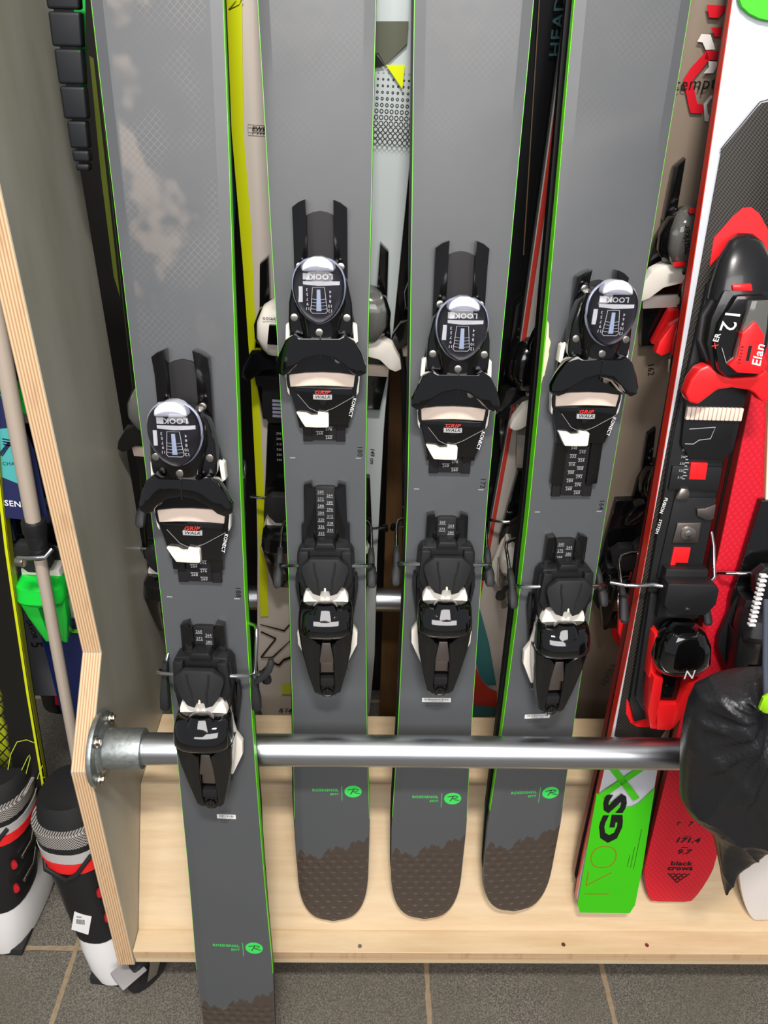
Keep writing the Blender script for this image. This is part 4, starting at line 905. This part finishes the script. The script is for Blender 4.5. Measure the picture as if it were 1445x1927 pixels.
# timber upright of the rack seen between the skis
for (a, b, wd_, dp) in (((739, 830), (746, 1347), 22, 18), ((216, 560), (250, 1200), 7, 10)):
    A_ = at(*a, Y=1.16); B_ = at(*b, Y=1.16)
    g = G(*[c for c in (0, 0, 0)]); x = (A_.x+B_.x)/2; q = rk(x, 1.16, 0)*1000
    g.o = (q.x, -FLOOR*1000, -q.y); g.box(-wd_, wd_, -1234, 700, -dp, 0, 1); g.build('upright', wood('brown_timber', (120, 88, 54), (96, 68, 40), 'z'), rack)

# ------------------------------------------------------------------ black sack hanging over the rail
SACK = mat('black_nylon', (26, 27, 30), .38, spec=.6); n = NT(SACK); n.bump(n.noise(260, 4), .5, .0012)
BY = .628
outl = [(1275, 1430, 1470), (1277, 1385, 1500), (1283, 1340, 1550), (1296, 1308, 1590), (1320, 1296, 1604), (1355, 1287, 1612), (1400, 1281, 1616), (1450, 1280, 1606), (1480, 1280, 1580), (1500, 1281, 1550), (1518, 1291, 1522), (1535, 1312, 1495), (1550, 1332, 1470), (1570, 1341, 1445), (1590, 1346, 1426), (1615, 1351, 1411), (1635, 1355, 1393), (1655, 1358, 1380), (1672, 1362, 1371), (1681, 1364, 1367)]
nu = 90; gx, gy = 1442, 1318
rows = []
for (py, xl, xr) in outl: rows.append((py, xl, xr))
dense = []
for (a, b) in zip(rows, rows[1:]):
    for t in range(6): dense.append(tuple(a[i]+(b[i]-a[i])*t/6 for i in range(3)))
dense.append(rows[-1])
bm = bmesh.new(); ringv = []
c0 = at(1442, 1450, Y=BY)
for py, xl, xr in dense:
    hwid = (xr-xl)/2; ring_ = []
    for i in range(nu*2):
        an = 2*PI*i/(nu*2); t = math.cos(an); s_ = math.sin(an)
        px = (xl+xr)/2-hwid*t
        th = .052*min(1, hwid/90)**.7*abs(s_)**.75*(1 if s_ >= 0 else -.45)
        ag = math.atan2(py-gy, px-gx); dr = math.hypot(px-gx, py-gy)
        rg = lambda q: 1-2*abs(math.sin(q))**.6
        fold = (rg(ag*7+1.3+.3*math.sin(dr*.03))*.55+rg(ag*13+.4+dr*.012)*.45)*.011*min(1, dr/50)*math.exp(-dr/170)
        fold += .004*rg(px*.022+py*.012+.6*math.sin(py*.03))*min(1, dr/120)+.003*rg(py*.028-px*.016+1.1*math.sin(px*.02))*min(1, dr/120)
        pinch = -.040*math.exp(-(dr/38)**2)
        sl = .5*(1+math.tanh((px-1380)/14))*.016*(1 if py > 1540 else 0)
        y = BY-(th+(fold+pinch if s_ > 0 else 0)*min(1, abs(s_)*2))
        p = at(px, py, Y=BY); ring_.append(bm.verts.new(Vector((p.x, y, p.z))-c0))
    ringv.append(ring_)
m_ = nu*2
for a, b in zip(ringv, ringv[1:]):
    for i in range(m_): bm.faces.new((a[i], a[(i+1) % m_], b[(i+1) % m_], b[i]))
bm.faces.new(ringv[0][::-1]); bm.faces.new(ringv[-1]); bmesh.ops.recalc_face_normals(bm, faces=bm.faces)
sk = thing('stuff_sack', 'wrinkled black nylon sack hanging in front of the rail at the right', 'bag', loc=c0)
g = G(); g.bm.free(); g.bm = bm; g.build('sack_body', SACK, sk, ang=180)
g = G(); pa = (at(1441, 1130, Y=.70)-c0)*1000; pb = (at(1440, 1255, Y=.62)-c0)*1000; pc = (at(1442, 1312, Y=.585)-c0)*1000
g.tube([(pa.x, pa.z, -pa.y), (pb.x, pb.z, -pb.y), (pc.x, pc.z, -pc.y)], 3.2); g.build('drawcord', mat('grey_blue_cord', (70, 78, 92), .6), sk)
g = G(); pt = (at(1450, 1322, Y=.580)-c0)*1000; g.o = (pt.x, pt.z, -pt.y); g.body([(-12, 0, 6, -3, 4), (-8, 0, 11, -4, 5), (8, 0, 11, -4, 5), (13, 0, 6, -3, 4)], 3, 16); g.build('cord_lock', mat('lime_plastic', (150, 214, 20), .35), sk)

# ------------------------------------------------------------------ left of the rack
f, r, ts = rear('navy blue ski with a bright green binding, left of the rack panel', (18, 740), (152, 1300), (80, 90, 96), mat('navy_top', (22, 34, 84), .35), mat('navy_side', (16, 22, 50), .4), plane=SIDE, tz=-1.345, Lt=760, Lh=560)
VGP = mat('bright_green_plastic', (20, 206, 60), .25, coat=.5)
q = f.q(48, 775, 15); toe(r, f, q[1], u=0, cover=SMOKE, wing=VGP, body=BLK); q = f.q(92, 1010, 20); heel(r, f, q[1], u=0, body=VGP, lever=VGP, arm=WHT, track=60)
q = f.q(140, 1192); g = G(0, f.Lt); g.stroke([(q[0]-14, q[1]-12), (q[0]-16, q[1]+8), (q[0]+14, q[1]+8), (q[0]+12, q[1]-12)], 4, 5, h=5); g.build('green_clip', mat('lime_clip', (110, 222, 50), .4), r)
YG = mat('yellow_mesh_top', (22, 22, 20), .4); n = NT(YG)
a = n.wave(n.op('ADD', n.x, n.op('MULTIPLY', n.z, .6)), 380); b = n.wave(n.op('SUBTRACT', n.x, n.op('MULTIPLY', n.z, .6)), 380)
n.color(n.mix(n.op('MULTIPLY', n.op('LESS_THAN', n.op('MAXIMUM', a, b), .86), n.op('MULTIPLY', n.step(n.z, .28, .36), n.step(n.op('ADD', n.x, n.op('MULTIPLY', n.noise(16, 2), .02)), .012, .004))), (*lin((20, 20, 18)), 1), (*lin((160, 168, 18)), 1)))
f, r, ts = rear('black and yellow mesh patterned ski at the left edge, left of the rack', (-62, 940), (28, 1480), (84, 100, 112), YG, mat('yellow_side', (150, 152, 20), .4), plane=((.90, -1.34), (.80, .1)), tz=-1.34, Lt=760, Lh=700)
g = G(0, f.Lt); g.stroke([f.q(*c) for c in ((12, 1465), (20, 1420), (32, 1396), (50, 1392), (66, 1398))], 1.3, .5); g.stroke([f.q(*c) for c in ((38, 1455), (52, 1425), (56, 1420), (57, 1426), (48, 1460))], 1.2, .5); g.stroke([f.q(*c) for c in ((80, 1440), (70, 1466), (84, 1462))], 1.2, .5); g.build('line_logo', mat('pale_yellow_print', (206, 222, 70), .5), ts)
wd = std_w(84, 100, 112, 760)
g = G(0, f.Lt); L = edge_pts(f, 1, wd, .3, -700, 300, 14); R_ = edge_pts(f, 1, wd, 4, -700, 300, 14)
for i in range(14): g.prism([L[i], L[i+1], R_[i+1], R_[i]], -.3, .4)
g.build('yellow_edge_stripe', YEL, ts)
f, r, ts = rear('grey ski tail lettered SAVOR 5, behind the ski pole', (-2, 1000), (76, 1290), (76, 78, 80), mat('slate_top', (96, 98, 102), .45), BLK, plane=((.985, -1.2), (.94, .1)), tz=-.985, Lt=700, Lh=500, tail=(8, 3))
tzz = f.q(74, 1285); root_ = r
g = G(0, f.Lt); q = f.q(60, 1195); g.text('SAVOR', q[0]+2, q[1]+12, .3, 9, rot=-83, bold=.3); g.text('5', q[0]+3, q[1]-22, .3, 19, rot=-83, bold=.8); g.build('lettering', PRB, ts)
f, r, ts = rear('narrow black and red ski behind the ski pole', (22, 1000), (104, 1330), (50, 52, 54), BT, BLK, plane=((1.04, -1.2), (.99, .1)), tz=-1.09, Lt=700, Lh=500, tail=(20, 2))
for pq in ([(100, 1284), (112, 1286), (115, 1328), (104, 1326)], [(94, 1240), (104, 1241), (105, 1256), (95, 1255)], [(90, 1206), (98, 1207), (99, 1228), (91, 1226)]): decal(ts, f, 'red_block', RP, [pq])
# telescopic pole
pt_, pb_ = at(-30, 470, Y=.815), at(152, 1470, Y=.835); pd = (pb_-pt_)
def pp(py): t = (py-470)/1000; return at(-30+182*t, py, Y=.815+.02*t)
base_ = pp(1470)
pole = thing('ski_pole', 'telescopic aluminium pole with a black flip clamp, leaning left of the rack panel', 'pole', loc=base_)
def lp(py): p = (pp(py)-base_)*1000; return (p.x, p.z, -p.y)
POLE = mat('brushed_aluminium', (222, 206, 190), .3, metal=.45)
g = G(); g.cyl(lp(300), lp(990), 9.6, seg=28); g.build('upper_tube', POLE, pole)
g = G(); g.cyl(lp(990), lp(1640), 8.0, seg=28); g.build('lower_tube', POLE, pole)
g = G(); g.cyl(lp(978), lp(1002), 15, r1=15, bev=3, seg=28); g.cyl(lp(1000), lp(1030), 14, r1=11.5, bev=2, seg=28); g.cyl(lp(1026), lp(1046), 12, bev=1.5, seg=20); cl = g.build('clamp', BLKM, pole)
g = G(); a = Vector(lp(1040)); g.tube([a+Vector((-22, 0, 12)), a+Vector((-6, 2, 15)), a+Vector((14, 4, 15)), a+Vector((22, 12, 8))], 3); g.build('clamp_lever', STL, cl)
g = G(); g.cyl(a+Vector((-26, -6, 10)), a+Vector((-15, -6, 12)), 7, bev=1.5, seg=18); g.build('clamp_nut', SCR, cl)
for kk in range(5):
    g = G(); a = Vector(lp(1064+kk*12)); d_ = (Vector(lp(1500))-Vector(lp(1000))).normalized()
    g.cyl(a+d_*0, a+d_*1, 8.15, seg=28); g.build('length_mark', PRB, pole)
# navy card with teal patch
def card_pt(px, py): return plane_pt(px, py, (.850, -1.0), (.842, 0))
c_ = card_pt(0, 985); card = thing('navy_card', 'navy card with a teal patch and white lettering behind the ski pole', 'sign', loc=c_)
def cq(px, py): p = (card_pt(px, py)-c_)*1000; return (p.x, p.z)
g = G(); wq = -(card_pt(0, 900)-c_).y*1000
g.prism([cq(-90, 700), cq(18, 742), cq(42, 800), cq(64, 850), cq(92, 984), cq(-90, 962)], -1.5, 0); g.build('card_sheet', mat('navy_card_print', (34, 40, 84), .5), card, smooth=False)
g = G(); g.prism([cq(-70, 815), cq(16, 806), cq(38, 912), cq(-40, 880)], 0, .4); tq = g.build('teal_patch', mat('teal_patch_print', (78, 172, 172), .5), card, smooth=False)
g = G()
for kk in range(3):
    o_ = kk*5; g.stroke([cq(4+kk*1, 826+o_), cq(22-kk, 829+o_)], 1.6, .9); g.stroke([cq(22-kk*3, 832), cq(0-kk*4+4, 858)], 1.4, .9)
g.text('CHA', *[c for c in cq(16, 873)], .5, 5); g.build('patch_print', mat('navy_print', (22, 30, 66), .5), tq)
g = G(); g.text('R SENS', *cq(20, 948), .1, 8.5, rot=-6, bold=.5); g.build('lettering', PRT, card)
# boots
def boot(px, py0, py1, lean, yaw, label, sc=1.0, Y=.70):
    """alpine boot seen from behind: cuff, liner, shell, white lower shell"""
    p = at(px, py1, Z=FLOOR); root = thing('ski_boot', label, 'boot', loc=p); root.rotation_euler = (0, 0, yaw)
    L_ = lambda v: lean*v
    def stt(v, hu, w0, w1, n=2.4): return (v, L_(v), hu, w0, w1)
    g = G(); g.body([stt(6, 44, -190, 42), stt(30, 50, -200, 50), stt(70, 50, -140, 52), stt(105, 48, -90, 50), stt(125, 47, -70, 48)], 2.6, 30)
    g.build('lower_shell', mat('scuffed_white_shell', (224, 222, 220), .4), root)
    g = G()
    g.prism([(-40, 0), (40, 0), (42, 14), (-42, 14)], -40, 38, 3); g.prism([(-42, 0), (42, 0), (42, 14), (-42, 14)], -195, -90, 3); g.build('sole', RUB, root)
    g = G(); g.body([stt(98, 52, -88, 54), stt(140, 54, -84, 57), stt(200, 60, -82, 60), stt(260, 67, -84, 62), stt(275, 68, -84, 62)], 2.5, 30); cf_ = g.build('cuff', mat('boot_black', (26, 26, 27), .42), root)
    g = G(); g.body([stt(268, 66, -84, 61), stt(296, 70, -88, 63), stt(298, 68, -86, 61)], 2.5, 30); mm = mat('grey_mesh_collar', (132, 128, 124), .5)
    if 'nm' not in MATS:
        n = NT(mm); MATS['nm'] = 1; n.color(n.mix(n.op('LESS_THAN', n.op('MULTIPLY', n.wave(n.x, 1500), n.wave(n.z, 1500)), 0), (*lin((60, 58, 58)), 1), (*lin((168, 162, 156)), 1)))
    g.build('mesh_collar', mm, cf_)
    g = G(); g.body([stt(250, 67.6, -84.5, 62.6), stt(266, 69, -85.5, 63.6)], 2.5, 30); g.build('grey_band', mat('light_grey_band', (176, 172, 170), .45), cf_)
    g = G(); g.body([stt(232, 66, -84, 62.5), stt(249, 68, -85, 64)], 2.5, 30); g.build('red_band', mat('red_band', (224, 36, 36), .4), cf_)
    g = G(); g.body([stt(280, 60, -80, 54), stt(300, 62, -84, 50), stt(318, 58, -84, 42), stt(324, 52, -80, 36)], 2.3, 30); g.build('liner', mat('boot_liner', (18, 18, 19), .75), root)
    for kk, v in enumerate((160, 205)):
        g = G(); g.tube([(L_(v)+58, v, -30), (L_(v)+66, v-6, 0), (L_(v)+60, v-12, 32)], 3.4); bk = g.build('buckle', SCR, cf_)
        g = G(); g.cyl((L_(v)+50, v-10, 48), (L_(v)+56, v-10, 56), 6, bev=1.5, seg=18); g.build('rivet', mat('red_rivet', (214, 40, 50), .3, metal=.4), bk)
    g = G(); g.tube([(L_(250)-60, 262, 20), (L_(240)-40, 236, 60), (L_(225), 226, 68), (L_(220)+20, 238, 68), (L_(230)+46, 262, 52)], 4); g.build('power_strap', BLKM, cf_)
    g = G(); g.prism([(L_(150)-22, 126), (L_(150)+12, 119), (L_(150)+20, 152), (L_(150)-14, 160)], 56, 58.8); st = g.build('rental_sticker', STK, cf_)
    g = G(); cx = L_(150)-2
    for kk in range(9): g.box(cx-9+kk*2, cx-8+kk*2, 138, 147, 58.5, 59.2)
    g.text('34201', cx-2, 151, 58.9, 3.4, bold=.3); g.build('sticker_print', PRB, st)
    for o_ in list(root.children_recursive):
        if o_.type == 'MESH':
            for vv in o_.data.vertices:
                h_ = vv.co.z; vv.co.x *= .82 if h_ > .09 else .9; vv.co.x += 0; vv.co.y = vv.co.y*.8+max(0, h_)*.30; vv.co.z = h_*.97
    return root
boot(18, 1560, 1765, .0, -.05, 'black and white ski boot with a red band, at the left edge of the floor')
boot(222, 1560, 1822, -.30, -.1, 'black and white ski boot leaning against the rack panel beside the caster')
# black padded strap hanging behind the side panel
pts_ = [at(x, y, Y=.94) for x, y in ((118, -40), (124, 20), (131, 90), (139, 160), (147, 225), (154, 280), (158, 305), (160, 322))]
st0 = pts_[-1]; strap = thing('padded_strap', 'black padded segmented strap hanging beside the rack panel top', 'strap', loc=st0)
hwp = (18, 17, 15, 14, 11, 10, 8)
for kk in range(7):
    a, b = (pts_[kk]-st0)*1000, (pts_[kk+1]-st0)*1000
    g = G(); h_ = hwp[kk]*.95; g.prism([(a.x-h_, a.z-1), (a.x+h_, a.z-1), (b.x+h_*.95, b.z+1), (b.x-h_*.95, b.z+1)], -6, 8, 3, 3); g.build('pad', mat('strap_black', (22, 25, 30), .55), strap)
wa, wb = at(150, -30, Y=.97), at(157, 200, Y=.97); wbn = thing('green_webbing', 'bright green webbing strip behind the padded black strap', 'webbing', loc=wb)
g = G(); a = (wa-wb)*1000; g.prism([(-5, 0), (4, 0), (a.x+6, a.z), (a.x-7, a.z)], -1, 1.5, .4); g.build('webbing_band', mat('emerald_band', (30, 190, 70), .5), wbn)
